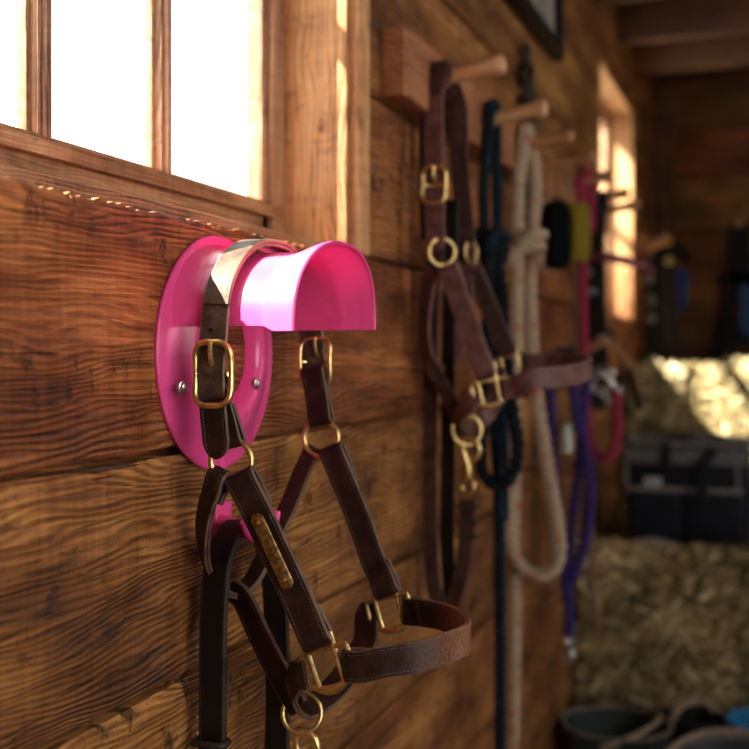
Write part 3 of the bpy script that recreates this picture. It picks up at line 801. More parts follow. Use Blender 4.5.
strap('crownpiece',c,.0270,.0036,L_far,h2,layered=False,step=.004)  # far half of the crown, its shade put into the leather colour
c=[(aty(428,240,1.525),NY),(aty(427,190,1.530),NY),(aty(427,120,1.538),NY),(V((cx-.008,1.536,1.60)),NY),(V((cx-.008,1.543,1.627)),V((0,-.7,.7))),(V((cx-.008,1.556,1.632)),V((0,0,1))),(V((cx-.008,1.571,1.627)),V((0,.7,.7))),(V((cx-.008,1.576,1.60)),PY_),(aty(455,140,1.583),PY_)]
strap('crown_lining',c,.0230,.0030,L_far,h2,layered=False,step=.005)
buckle(h2,aty(433.5,185,1.5165),(1,0,-.05),(-.05,0,1),.0330,.0500,.0026,bulge=-.003)
R2a=aty(444,252,1.518); R2c=aty(470,252,Y2F)
ring(h2,'cheek_ring',aty(442,252,1.520),(.55,-.8,0),.0185,.0024); ring(h2,'cheek_ring',aty(471,252,Y2F),(.97,-.25,0),.0175,.0022)
S2N=aty(489.5,392,1.515); S2F=aty(511,366,1.625)
e2x=V((.97,0,.20)); e2y=V((-.22,0,.97))
cheek(aty(449,270,1.517),S2N+e2y*.026,V((.05,-1,.05)).normalized(),.0285,h2,L_mid,sd=1)
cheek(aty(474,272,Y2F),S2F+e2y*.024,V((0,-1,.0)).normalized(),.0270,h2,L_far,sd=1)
square(h2,S2N,e2x,e2y,.0300,.0022); square(h2,S2F,e2x,e2y,.0285,.0020)
c=fold(S2N+e2x*.0245,V((1,0,.05)),NY,.0052,.03,.0025)
c+=[nz(530,380,1.500,.1,-1),nz(560,376.5,1.520,.4,-.9),nz(583,372,1.548,.85,-.5),nz(590.5,367.5,1.580,1,.1),nz(583,363,1.612,.7,.7),nz(560,361.5,1.640,.2,1),nz(535,363,1.645,0,1)]
e=fold(S2F+e2x*.0235,V((1,0,0)),PY_,.0052,.025,.0025); e.reverse(); c+=e
strap('noseband',c,.0275,.0056,L_mid,h2,stitch=(.03,2.),sside=0,step=.004)
c=[(S2N-e2x*.022,NY),(aty(468,405,1.517),V((-.4,-1,0))),(aty(458,420,1.53),V((-.6,-.8,0))),(aty(462,432,1.55),V((0,-.6,-.8))),(aty(482,420,1.58),V((.3,-.8,-.5))),(aty(497,395,1.61),V((.1,-1,0))),(S2F-e2x*.022,NY)]
strap('chin_strap',c,.0250,.0050,L_mid,h2,step=.005)
c=[(aty(432,268,1.523),V((-.4,-1,0))),(aty(426,300,1.535),V((-.5,-1,0))),(aty(424,330,1.545),V((-.6,-1,0))),(aty(428,356,1.56),V((-.5,-.8,-.3))),(aty(440,372,1.575),V((0,-.6,-.8))),(aty(455,350,1.60),V((.2,-1,0))),(aty(464,310,1.61),V((.1,-1,0))),(aty(466,262,Y2F-.004),NY),(aty(467,246,Y2F-.004),NY)]
strap('throat_latch',c,.0250,.0050,L_mid,h2,step=.005)
c=[(aty(428,360,1.555),NY),(aty(438,378,1.552),NY),(aty(450,400,1.548),NY),(aty(460,424,1.545),NY)]
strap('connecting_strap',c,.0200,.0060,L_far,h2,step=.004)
R2k=aty(467,430,1.545); ring(h2,'chin_ring',R2k,(.5,-.85,.1),.0205,.0024)
# brass snap and leather lead clipped on it
l2=empty('leather_lead',(.06,1.56,.86),'brown leather lead clipped by a brass snap under the halter on the nearest peg','lead strap')
snap(l2,aty(470,437,1.543),aty(468,488,1.545),.0034)
c=[(aty(468,500,1.545),NY),(aty(467,530,1.548),NY),(aty(462,570,1.55),NY),(aty(452,602,1.552),V((-.3,-1,-.3))),(aty(440,606,1.553),V((.2,-1,-.3))),(aty(433,580,1.556),NY),(aty(430,520,1.56),NY),(aty(430,450,1.565),NY),(aty(430,380,1.57),NY),(aty(431,300,1.575),NY),(aty(440,230,1.578),NY)]
strap('strap',c,.0215,.0042,L_far,l2,step=.006)
c=[(aty(450,598,1.562),NY),(aty(447,540,1.565),NY),(aty(448,460,1.57),NY),(aty(448,380,1.575),NY),(aty(450,290,1.578),NY),(aty(452,200,1.5805),NY)]
strap('strap',c,.0200,.0042,L_black,l2,step=.006)
kp=MB()
for py in (506,522,536): kp.tube(rounded_rect(aty(467.5,py,1.546),V((1,0,0)),V((0,1,0)),.026,.014,.004,3),.0030,closed=True,n=8)
kp.build('keeper',L_black,l2)

# ================================================================== ROPES AND CHAIN
R_blue=flecked('navy_rope',(.009,.018,.027),(.012,.045,.075),.6)
R_black=flecked('black_rope',(.010,.013,.018),(.02,.03,.045),.6)
R_beige=flecked('beige_cotton_rope',(.52,.40,.27),(.46,.08,.08),.60,150.)
R_pink=flecked('raspberry_rope',(.38,.035,.085),(.25,.02,.055),.6)
R_purple=flecked('purple_rope',(.052,.036,.19),(.03,.02,.10),.6)
R_dusty=flecked('dusty_pink_rope',(.30,.15,.13),(.22,.10,.09),.6)

def overpeg(yp,x,R,z=1.612):
    r=.0120+R
    return [V((x,yp-r*math.cos(a),z+r*math.sin(a))) for a in (0,PI*.25,PI*.5,PI*.75,PI)]
rb=empty('lead_rope',(.05,1.85,.5),'navy blue twisted lead rope knotted on the second peg','lead rope')
up=[aty(500,790,1.83),aty(500,700,1.832),aty(500,600,1.835),aty(499,500,1.836),aty(492,400,1.836),aty(487,300,1.835),aty(485,245,1.832),aty(484,180,1.830)]
dn_=[aty(497,180,1.871),aty(497,245,1.868),aty(499,330,1.868),aty(503,420,1.868),aty(504,520,1.87)]
rope_mb(up+overpeg(1.85,.048,.0095)+dn_,.0095).build('rope',R_blue,rb)
kn=rope_mb(coil(aty(491,245,1.85),(.1,0,1),.024,2.5,.017),.0085); kn.tube(smooth_path([aty(482,262,1.82),aty(490,240,1.815),aty(500,228,1.83)],.006),.009)
kn.build('knot',R_blue,rb)
rk=empty('rope_loop',(.08,1.80,.98),'black soft rope hanging in a loop behind the lower end of the reddish halter','rope')
lp=[aty(489,250,1.81),aty(487,330,1.80),aty(484,400,1.79),aty(481,445,1.79),aty(484,475,1.79),aty(499,486,1.79),aty(513,474,1.79),aty(518,445,1.79),aty(513,410,1.80),aty(508,370,1.81),aty(503,310,1.82),aty(498,250,1.825)]
rope_mb(lp,.0105,twist=18).build('rope',R_black,rk)

rg=empty('lead_rope',(.06,2.1,.5),'thick beige cotton rope with red flecks knotted on the third peg','lead rope')
xb=.050
A=[aty(511,800,2.075),aty(513,700,2.075),aty(514,600,2.075),aty(514,500,2.075),aty(515,420,2.075),aty(516,330,2.077),aty(517,240,2.08),aty(518,180,2.080)]
Bq=[aty(535,180,2.122),aty(532,240,2.12),aty(530,300,2.11),aty(534,380,2.10),aty(543,440,2.09),aty(553,500,2.08),aty(559,540,2.07),aty(556,565,2.065),aty(541,575,2.06),aty(526,571,2.055),aty(514,555,2.05),aty(508,520,2.05),aty(512,470,2.052)]
rope_mb(A+overpeg(2.10,xb,.0130)+Bq,.0130,twist=17,step=.006).build('rope',R_beige,rg)
kn=rope_mb(coil(aty(524,243,2.10),(.15,0,1),.031,2.4,.022),.0115,twist=20)
k2=rope_mb([aty(506,262,2.06),aty(514,250,2.05),aty(527,238,2.05),aty(540,232,2.07)],.011,twist=20); kn.add(k2.v,k2.f)
kn.build('knot',R_beige,rg)

chn=empty('chain',(.01,2.33,1.62),'dark metal chain hanging on a nail below the framed picture','chain')
m=MB(); top=atx(524,58,.012); 
for i in range(11):
    c_=top-V((-.004,0,i*.033)); a=(V((1,0,0)) if i%2 else V((0,1,0)))
    nrm=V((0,1,0)) if i%2 else V((1,0,0))
    e=V((0,0,1)); g=nrm.cross(e); 
    m.tube([c_+e*(.0235*math.cos(2*PI*k/20))+g*(.0140*math.sin(2*PI*k/20)) for k in range(20)],.0050,closed=True,n=6)
m.build('links',IRON,chn)
m=MB(); m.tube([top+V((-.014,0,.013)),top+V((.012,0,.016))],.0025,n=8); m.lathe([(0,.013),(.006,.013),(.006,.0115),(.0025,.0115)],top+V((0,0,.016)),(1,0,0),12); m.build('nail',IRON,chn)
m=MB()
for dy in (-.03,.034): 
    m.tube(smooth_path([top+V((.004,dy*.4,.012)),top+V((.010,dy,-.06)),top+V((.012,dy*1.4,-.16)),top+V((.012,dy,-.33))],.01),.0055,n=8)
m.build('cord',L_black,chn)

# pink lead rope with steel snap
rp=empty('lead_rope',(.1,2.58,1.0),'raspberry pink lead rope with a steel snap looped up at its end','lead rope')
pp=[aty(581,182,2.585),aty(582,230,2.56),aty(583,290,2.55),aty(584,350,2.54),aty(586,400,2.53),aty(589,430,2.52),aty(594,452,2.51),aty(605,459,2.50),aty(614,450,2.50),aty(617,430,2.50),aty(617,400,2.50),aty(616,390,2.5)]
tp=[V((.085,2.625,1.50)),V((.085,2.628,1.60)),V((.085,2.616,1.626)),V((.085,2.60,1.632)),V((.085,2.584,1.626))]
m=rope_mb(tp+pp,.0105,twist=22,step=.008); m.build('rope',R_pink,rp)
snap(rp,aty(606,368,2.49),aty(615,392,2.5),.0045,STEEL)
ring(rp,'chain_ring',aty(602,372,2.49),(.3,-1,.2),.011,.003,STEEL_D)

# purple rope bundle on an iron hook
ph=empty('lead_rope',(.06,2.33,.70),'purple lead rope hanging doubled from a low iron hook','lead rope')
hx=atx(558,352,.05)
m=MB(); m.tube(smooth_path([hx+V((-.052,0,.0)),hx+V((-.01,0,-.004)),hx+V((.015,0,-.006)),hx+V((.028,0,.006)),hx+V((.030,0,.02))],.005),.004,n=8); m.build('iron_hook',IRON,ph)
def xp(px,py,x): return atx(px,py,x)
yk=hx.y
q1=[aty(551,372,yk-.02),aty(552,430,yk-.02),aty(556,500,yk-.02),aty(564,560,yk-.02),aty(569,620,yk-.02),aty(568,636,yk-.02)]
q2=[aty(571,372,yk),aty(577,420,yk-.01),aty(588,460,yk-.015),aty(590,500,yk-.02),aty(584,545,yk-.02),aty(573,580,yk-.02)]
q3=[aty(586,364,yk+.02),aty(584,400,yk+.02),aty(579,460,yk+.02),aty(572,520,yk+.02),aty(566,590,yk+.01)]
m=MB()
for q_ in (q1,q2,q3):
    tops=[hx+V((-.012,0,.006))]
    a=rope_mb([hx+V((.004,.004,.003))]+q_,.0125,strands=2,twist=20,step=.009); m.add(a.v,a.f)
m.build('rope',R_purple,ph)
m=MB(); m.tube(smooth_path([aty(548,360,yk-.01),aty(556,353,yk-.02),aty(568,352,yk-.01),aty(580,360,yk)],.006),.009,n=8); m.build('whipping',R_blue,ph)
snap(ph,aty(568,664,yk-.02),aty(568,636,yk-.02),.0045,STEEL)
m=MB(); m.tube([aty(566,425,yk-.03),aty(567,452,yk-.03)],.011,n=12); m.build('label_tag',plain('pale_tag',(.42,.48,.42),.6),ph)

rd=empty('cord',(.08,2.62,.7),'thin dusty pink cord hanging straight down between purple rope and hay','cord')
m=rope_mb(list(reversed(overpeg(2.60,.055,.008)))[:0]+[V((.06,2.584,1.606)),V((.06,2.591,1.624)),V((.062,2.603,1.630)),V((.064,2.614,1.622)),V((.066,2.618,1.600)),aty(577,300,2.61),aty(584,390,2.60),aty(589,470,2.60),aty(591,540,2.60),aty(593,600,2.60),aty(596,632,2.60)],.0070,strands=2,twist=24,step=.008)
m.build('rope',R_dusty,rd)
rs=empty('cord',(.05,2.28,.85),'short reddish cord with a round end bead below the beige rope loop','cord')
m=rope_mb([aty(548,470,2.27),aty(549,520,2.27),aty(551,560,2.27),aty(552,592,2.27)],.006,strands=2,step=.008); m.build('cord',R_dusty,rs)
p0=aty(548,470,2.27); m=MB(); m.tube([V((-.01,p0.y,p0.z)),p0+V((.012,0,.003))],.003,n=8); m.build('nail',IRON,rs)
m=MB(); m.lathe([(0,-.008),(.005,-.006),(.008,0),(.005,.006),(0,.008)],aty(552,601,2.27),(0,0,1),14); m.build('bead',L_tan,rs)

# ================================================================== BRUSHES
def brush(name,label,c,d_face,L,Wd,T,back,bris,blen,mat_b,mat_h,loop=True,seed=1,splay=.15):
    """oblong grooming brush, long axis z; d_face = bristle direction"""
    rr=random.Random(seed); c=V(c); f=V(d_face).normalized(); up_=V((0,0,1)); s=up_.cross(f).normalized()
    root=empty(name,c-V((0,0,L/2)),label,'brush')
    m=MB(); n=40; lay=[(0,.86),(.15,1.),(.75,1.),(.95,.9),(1.,.75)]
    vs=[];fs=[]
    for (h_,sc) in lay:
        for k in range(n):
            a=2*PI*k/n; ca,sa=math.cos(a),math.sin(a); e=.62
            x=math.copysign(abs(ca)**e,ca)*Wd/2*sc; y=math.copysign(abs(sa)**e,sa)*L/2*(1-(1-sc)*.3)
            vs.append(c+s*x+up_*y-f*(T*h_))
    for i in range(len(lay)-1):
        for k in range(n): l=(k+1)%n; fs.append((i*n+k,i*n+l,(i+1)*n+l,(i+1)*n+k))
    fs.append(tuple(range(n))); fs.append(tuple((len(lay)-1)*n+k for k in range(n)))
    m.add(vs,fs); body=m.build('brush_back',back,root)
    b=MB()
    nx=int(Wd/.0034); ny=int(L/.0036)
    for i in range(nx):
        for j in range(ny):
            x=(i+.5)/nx*2-1; y=(j+.5)/ny*2-1
            if abs(x)**3.2+abs(y)**3.2>.93: continue
            p=c+s*(x*Wd/2*.92)+up_*(y*L/2*.95)
            for q_ in range(3):
                t=p+f*(blen*(.93+.1*rr.random()))+s*(x*splay*blen+(rr.random()-.5)*.0034)+up_*(y*splay*blen+(rr.random()-.5)*.0034)
                b.tube([p+s*(rr.random()-.5)*.001,(p+t)/2,t],.0009,n=3,radii=[.0011,.0010,.0006])
    b.build('bristles',bris,root)
    if loop:
        m=MB(); z1=c.z+L/2
        pts=[c-f*(T*.6)+up_*(L*.4)-s*.006,c-f*(T*.6)+up_*(L/2+.03)-s*.010,V((c.x-f.x*T*.6,c.y,1.615))-s*.014,V((c.x-f.x*T*.6,c.y,1.634)),V((c.x-f.x*T*.6,c.y,1.615))+s*.014,c-f*(T*.6)+up_*(L/2+.03)+s*.010,c-f*(T*.6)+up_*(L*.4)+s*.006]
        mb_,_=strap_mesh([(p,f) for p in pts],.010,.0025,layered=False,step=.004)
        mb_.build('hanging_loop',L_tan,root)
    return root
W_brush=wood('brush_wood','Z','Y',dark=(.22,.12,.06),mid=(.40,.25,.13),light=(.55,.38,.22),knots=0,freq=240,saw=.2,bump=.1)
B_blk=plain('black_bristle',(.008,.012,.014),.6,vary=.4,scale=400.)
B_yel=plain('yellow_bristle',(.56,.47,.06),.6,vary=.25,scale=400.)
B_ylb=plain('yellow_brush_body',(.30,.24,.03),.5)
cB=aty(553,238,2.36)
brush('grooming_brush','wooden grooming brush with black bristles hanging from a peg by a tan loop',cB+V((-.012,0,.0)),(.93,-.36,0),.150,.066,.020,W_brush,None,.050,None,None) if False else None
brush('grooming_brush','wooden grooming brush with black bristles hanging from a peg by a tan loop',aty(549,236,2.352),(.80,-.60,0),.150,.060,.016,W_brush,B_blk,.042,None,None,seed=3,splay=.05)
brush('grooming_brush','yellow bristled grooming brush hanging behind the black bristled one',aty(570,233,2.47),(.90,-.43,0),.130,.055,.014,B_ylb,B_yel,.036,None,None,loop=True,seed=5,splay=.05)

# ================================================================== BRIDLES
bd=empty('bridle',(.1,2.89,.9),'black leather bridle with maroon browband hanging in front of the far window','bridle')
def bp_(px,py,y=2.88): return aty(px,py,y)
c=[(bp_(592,330,2.86),NY),(bp_(593,270,2.865),NY),(bp_(596,225,2.868),NY),(V((.075,2.871,1.60)),NY),(V((.075,2.876,1.622)),V((0,-.7,.7))),(V((.075,2.89,1.628)),V((0,0,1))),(V((.075,2.904,1.622)),V((0,.7,.7))),(V((.075,2.909,1.60)),PY_),(bp_(600,230,2.92),PY_),(bp_(601,290,2.93),PY_),(bp_(602,340,2.94),PY_)]
strap('headpiece',c,.026,.004,L_black,bd,layered=False,step=.008)
for (a,b,w_) in (((597,200),(600,372),.024),((600,215),(606,395),.018),((588,300),(594,382),.020)):
    strap('cheekpiece',[(bp_(a[0],a[1],2.85),NY),(bp_((a[0]+b[0])/2-1,(a[1]+b[1])/2,2.84),NY),(bp_(b[0],b[1],2.84),NY)],w_,.004,L_black,bd,layered=False,step=.01)
strap('browband',[(bp_(589,256,2.80),NY),(bp_(612,258,2.80),NY),(bp_(634,263,2.83),V((.3,-1,0))),(bp_(652,271,2.88),V((.8,-.5,0))),(bp_(650,277,2.94),V((.5,.8,0)))],.022,.006,L_maroon,bd,step=.008,label='maroon browband')
strap('noseband',[(bp_(575,352,2.80),V((-.2,-1,.3))),(bp_(590,348,2.79),V((0,-1,.3))),(bp_(604,341,2.80),V((0,-1,.2))),(bp_(618,350,2.83),V((.3,-1,0))),(bp_(632,372,2.87),V((.5,-1,0))),(bp_(638,398,2.9),V((.5,-1,0)))],.024,.005,L_tan,bd,step=.008,label='tan noseband')
strap('rein',[(bp_(606,330,2.86),NY),(bp_(618,350,2.86),NY),(bp_(630,375,2.86),NY),(bp_(640,410,2.87),NY)],.018,.004,L_black,bd,layered=False,step=.01)
for (px,py) in ((588,272),(592,292),(603,338)):
    ring(bd,'bridle_buckle',bp_(px,py,2.80),(.2,-1,0),.008,.0022,STEEL_D)
for (px,py) in ((601,385),(612,392)):
    ring(bd,'bit_ring',bp_(px,py,2.82),(.5,-1,.1),.022,.003,STEEL_D)
m=MB(); m.lathe([(0,-.03),(.016,-.028),(.024,-.01),(.022,.02),(0,.03)],bp_(597,398,2.84),(0,.2,1),18); m.build('rubber_stop',plain('black_rubber',(.012,.012,.012),.6),bd)

# tack beyond the far window
b3=empty('bridle',(.1,4.42,1.0),'black bridle with steel buckles and a blue cloth on the short rail beyond the window','bridle')
for k,(px,w_) in enumerate(((651,.035),(660,.045),(672,.03))):
    strap('strap',[(aty(px,246,4.38),NY),(aty(px-1,300,4.37),NY),(aty(px-3 if k<2 else px+8,368,4.36),NY)],w_,.006,L_black,b3,layered=False,step=.02)
strap('headpiece',[(aty(650,246,4.37),V((0,-.6,.8))),(aty(662,240,4.37),V((0,-.6,.8))),(aty(680,250,4.36),V((.3,-.6,.6))),(aty(688,262,4.36),V((.6,-.6,0)))],.055,.008,L_black,b3,layered=False,step=.02)
for (px,py) in ((648,280),(651,318),(651,300)):
    ring(b3,'bridle_buckle',aty(px,py,4.32),(.2,-1,0),.014,.004,STEEL_D)
ring(b3,'brass_ring',aty(669,261,4.30),(.2,-1,0),.011,.003,BRASS)
cloth=MB(); P0=aty(682,270,4.35)  # loose blue cloth with no fixing of its own, parented to the bridle
vs=[];fs=[]
for i in range(13):
    for j in range(9):
        z_=-i*.013; wd=.050*(1-.35*i/12)
        y_=.012*math.sin(j*1.6+i*.3)
        vs.append(P0+V(((j/8-.5)*wd,y_,z_)))
for i in range(12):
    for j in range(8): fs.append((i*9+j,i*9+j+1,i*9+10+j,i*9+9+j))
B=len(vs); vs+= [p+V((0,.006,0)) for p in vs]; fs+=[tuple(B+k for k in reversed(f)) for f in fs]
cloth.add(vs,fs); cloth.build('hanging_cloth',plain('blue_cloth',(.010,.03,.13),.8),b3,label='blue padding')
b4=empty('halter',(.5,4.75,1.0),'black and blue webbing halter hanging on the dark far wall','halter')
bw=plain('black_webbing',(.012,.012,.014),.8); bu=plain('blue_webbing',(.02,.06,.17),.8)
m=MB()
for pts in ([(738,225),(735,270),(728,310),(722,345)],[(742,225),(748,270),(752,330)],[(722,285),(735,275),(755,282)],[(716,360),(728,340),(752,340)]):
    mb_,_=strap_mesh([(aty(x_,y_,4.80),NY) for x_,y_ in pts],.05,.006,layered=False,step=.02); m.add(mb_.v,mb_.f,list(mb_.uv.values()))
m.build('webbing',bw,b4)
mb_,_=strap_mesh([(aty(746,285,4.78),NY),(aty(746,335,4.78),NY)],.045,.006,layered=False,step=.02); mb_.build('padding',bu,b4,label='blue padding')
m=MB(); m.tube([aty(739,228,4.855),aty(739,222,4.74)],.012,n=12); m.build('wall_peg',W_peg,b4)

# ================================================================== FRAMED PICTURE
fp=empty('picture_frame',(.0,2.33,1.9),'dark framed picture high on the plank wall above the pegs','picture frame')
y0,y1,z0,z1=1.98,2.600,1.885,2.18
m=MB(); w=.035
m.box((.002,y0,z0),(.030,y1,z0+w),.004); m.box((.002,y0,z1-w),(.030,y1,z1),.004); m.box((.002,y0,z0+w),(.030,y0+w,z1-w),.004); m.box((.002,y1-w,z0+w),(.030,y1,z1-w),.004)
m.build('frame',plain('black_frame',(.012,.009,.008),.4),fp)
m=MB(); m.box((.004,y0+w,z0+w),(.014,y1-w,z1-w)); m.build('picture',plain('grey_print',(.20,.18,.15),.5,vary=.6,scale=9.),fp)

# ================================================================== HAY BALES
def bale(lo,hi,label,nb=5200,strx=(.15,.35),seed=1,zc=.012):
    rr=random.Random(seed); lo=V(lo); hi=V(hi); root=empty('hay_bale',(( lo.x+hi.x)/2,(lo.y+hi.y)/2,lo.z),label,'hay bale')
    bm=bmesh.new(); bmesh.ops.create_cube(bm,size=1); bmesh.ops.subdivide_edges(bm,edges=bm.edges[:],cuts=22,use_grid_fill=True)
    c=(lo+hi)/2; d=hi-lo; m=MB(); vs=[]
    def shape(p):   # p in -.5...5
        q_=V(p); 
        # rounded shoulders
        k=lambda a:max(0,abs(a)-.40)/.10
        n_=noise.noise(V((q_.x*d.x*9+seed,q_.y*d.y*9,q_.z*d.z*9)))*.014+noise.noise(V((q_.x*d.x*30+seed,q_.y*d.y*30,q_.z*d.z*30)))*.006
        w_=V((q_.x*d.x,q_.y*d.y,q_.z*d.z)); rad=w_.normalized()
        ed=k(q_.x)*k(q_.z)+k(q_.y)*k(q_.z)+k(q_.x)*k(q_.y)
        w_-=rad*(.016*min(1.5,ed)); w_+=rad*n_
        gx=min(abs(q_.x*d.x-(s_-(d.x/2))) for s_ in strx)
        w_-=rad*(.012*math.exp(-(gx/.018)**2)*(1 if abs(q_.y)>.42 or abs(q_.z)>.42 else .2))
        w_=c+w_; w_.x=max(.006,w_.x); w_.z=min(hi.z+.004,max(lo.z,w_.z)); return w_
    for v in bm.verts: vs.append(shape(v.co))
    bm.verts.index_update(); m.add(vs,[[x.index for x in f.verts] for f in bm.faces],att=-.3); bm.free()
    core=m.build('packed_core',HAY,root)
    s=MB()
    for i in range(nb):
        r=rr.random()
        # faces: front (-y), top, left(-x), right
        if r<.52: p=V((rr.uniform(-.5,.5),-.5,rr.uniform(-.5,.5))); nn_=V((0,-1,0)); t1=V((1,0,0)); t2=V((0,0,1))
        elif r<.84: p=V((rr.uniform(-.5,.5),rr.uniform(-.5,.5)**1,.5)); nn_=V((0,0,1)); t1=V((1,0,0)); t2=V((0,1,0))
        elif r<.92: p=V((-.5,rr.uniform(-.5,.5),rr.uniform(-.5,.5))); nn_=V((-1,0,0)); t1=V((0,1,0)); t2=V((0,0,1))
        else: p=V((.5,rr.uniform(-.5,.5),rr.uniform(-.5,.5))); nn_=V((1,0,0)); t1=V((0,1,0)); t2=V((0,0,1))
        w_=shape(p); 
        ang=noise.noise(V((p.x*5+seed,p.y*3,p.z*5)))*3.4+rr.gauss(0,.55)
        dd=(t1*math.cos(ang)+t2*math.sin(ang)+nn_*rr.gauss(.0,.22)).normalized()
        L_=rr.uniform(.04,.15); wd=rr.uniform(.0009,.0048); side=dd.cross(nn_).normalized()
        bend=nn_*rr.uniform(-.002,.018)+side*rr.uniform(-.008,.008)
        a=w_-dd*L_/2-nn_*.002; b=w_+bend; e=w_+dd*L_/2+nn_*rr.uniform(-.006,.012)
        tilt=(side+nn_*rr.uniform(-.8,.8)).normalized()*wd
        pts=[a-tilt,a+tilt,b+tilt,b-tilt,e+tilt*.6,e-tilt*.6]
        for q_ in pts: q_.x=max(.005,q_.x); q_.z=min(hi.z+zc,max(lo.z,q_.z))
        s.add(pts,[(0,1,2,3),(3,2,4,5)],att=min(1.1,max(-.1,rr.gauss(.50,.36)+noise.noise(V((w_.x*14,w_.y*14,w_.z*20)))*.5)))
        continue
        s.add([a-tilt,a+tilt,b+tilt,b-tilt,e+tilt*.6,e-tilt*.6],[(0,1,2,3),(3,2,4,5)],att=min(1.1,max(-.1,rr.gauss(.50,.36)+noise.noise(V((w_.x*14,w_.y*14,w_.z*20)))*.5)))
    st=s.build('loose_stems',HAY,root,smooth=False,kind='stuff')
    for sx_ in strx:
        t=MB(); x=lo.x+sx_; g=.004
        pts=[]
        for (yy,zz) in ((lo.y-g,lo.z+.03),(lo.y-g,hi.z-.03),(lo.y+.03,hi.z+g),(hi.y-.03,hi.z+g),(hi.y+g,hi.z-.03),(hi.y+g,lo.z+.03),(hi.y-.03,lo.z),(lo.y+.03,lo.z)): pts.append((x,yy,zz))
        t.tube([V(p) for p in pts],.0022,n=6,closed=True); t.build('twine',plain('twine',(.34,.27,.22),.8),root)
    return root
bale((.03,2.86,.362),(.50,4.05,.742),'greenish hay bale under the grooming bag with twine creases',9000,seed=2,zc=.02)
bale((.035,3.74,.756),(.56,4.62,1.166),'hay bale topmost of the stack with sunlight on its top',8000,seed=5,zc=.055)
bale((.02,2.88,FLOOR),(.49,4.05,.350),'hay bale at the bottom of the stack behind the buckets',2500,seed=9)
st=MB(); rr=random.Random(4)
for i in range(900):
    p=V((rr.uniform(.02,1.2),rr.uniform(2.2,2.85),FLOOR+.004)); a=rr.uniform(0,PI); L_=rr.uniform(.03,.1); d=V((math.cos(a),math.sin(a),0)); w_=V((-d.y,d.x,0))*.0014
    st.add([p-w_,p+w_,p+d*L_+w_+V((0,0,.006)),p+d*L_-w_+V((0,0,.006))],[(0,1,2,3)],att=rr.random())
st.build('loose_hay',HAY,smooth=False,kind='stuff',label='loose hay scattered on the floor around the buckets',cat='hay')

# ================================================================== GROOMING BAG
bx0,bx1=.115,.425; by0,by1=2.95,3.17; bz0,bz1=.752,.998
bg=empty('grooming_bag',((bx0+bx1)/2,(by0+by1)/2,bz0),'black fabric grooming bag with grey trim sitting on a hay bale','bag')
M_nyl=plain('black_nylon',(.005,.007,.012),.55,vary=.3,scale=30.,bump=.4,bscale=500.); M_gry=plain('grey_binding',(.15,.14,.13),.7); M_mesh=plain('grey_mesh',(.10,.105,.10),.8,bump=.8,bscale=900.)
m=MB()
# open tapered shell
def rrect(z,ins,r=.03,n=6):
    pts=[]; x0,x1,y0,y1=bx0+ins,bx1-ins,by0+ins,by1-ins
    for (cx_,cy_,a0) in ((x1-r,y1-r,0),(x0+r,y1-r,90),(x0+r,y0+r,180),(x1-r,y0+r,270)):
        for i in range(n+1):
            a=math.radians(a0+90*i/n); pts.append(V((cx_+r*math.cos(a),cy_+r*math.sin(a),z+.003*noise.noise(V((cx_*20+i,cy_*20,z*30))))))
    return pts
lays=[rrect(bz0,.012),rrect(bz0+.004,.006),rrect(bz0+.06,.002),rrect(bz0+.14,.0),rrect(bz1-.01,.004),rrect(bz1,.005),rrect(bz1-.004,.012),rrect(bz0+.09,.010),rrect(bz0+.085,.05)]
n=len(lays[0]); vs=[p for l in lays for p in l]; fs=[]
for i in range(len(lays)-1):
    for k in range(n): l=(k+1)%n; fs.append((i*n+k,i*n+l,(i+1)*n+l,(i+1)*n+k))
fs.append(tuple(range(n))); fs.append(tuple((len(lays)-1)*n+k for k in range(n)))
m.add(vs,fs); m.build('bag_body',M_nyl,bg)
m=MB(); m.tube(lays[5],.0065,closed=True,n=8)
m.tube([V((bx0+.012,by0+.004,bz0+.01)),V((bx0+.008,by0,bz1-.01))],.004,n=6); m.tube([V((bx1-.030,by0-.001,bz0+.006)),V((bx1-.034,by0,bz1-.06)),V((bx1-.045,by0,bz1-.01))],.004,n=6)
m.build('binding',M_gry,bg)
for a,b in ((bx0+.015,bx0+.145),(bx0+.150,bx1-.022)):
    p=MB(); p.box((a,by0-.016,bz0+.010),(b,by0+.004,bz0+.132),.006,seg=3); po=p.build('pocket',M_nyl,bg)
    q_=MB(); q_.box((a-.001,by0-.018,bz0+.128),(b+.001,by0+.003,bz0+.140),.002); q_.build('pocket_trim',M_gry,po)
m=MB(); m.box((bx0+.01,by0-.003,bz1-.050),(bx1-.01,by0+.003,bz1-.012),.002); m.build('mesh_panel',M_mesh,bg)
mb_,_=strap_mesh([(V((bx0+.10,by0+.0,bz0+.12)),NY),(V((bx0+.11,by0-.002,bz1-.005)),NY),(V((bx0+.15,by0+.06,bz1+.018)),V((0,-.5,1))),(V((bx0+.20,by0+.10,bz1+.022)),V((0,0,1))),(V((bx0+.235,by0+.03,bz1+.008)),V((0,-.5,1))),(V((bx0+.200,by0-.02,bz1-.05)),NY),(V((bx0+.19,by0-.018,bz0+.05)),NY)],.026,.004,layered=False,step=.008)
mb_.build('handle',M_nyl,bg)
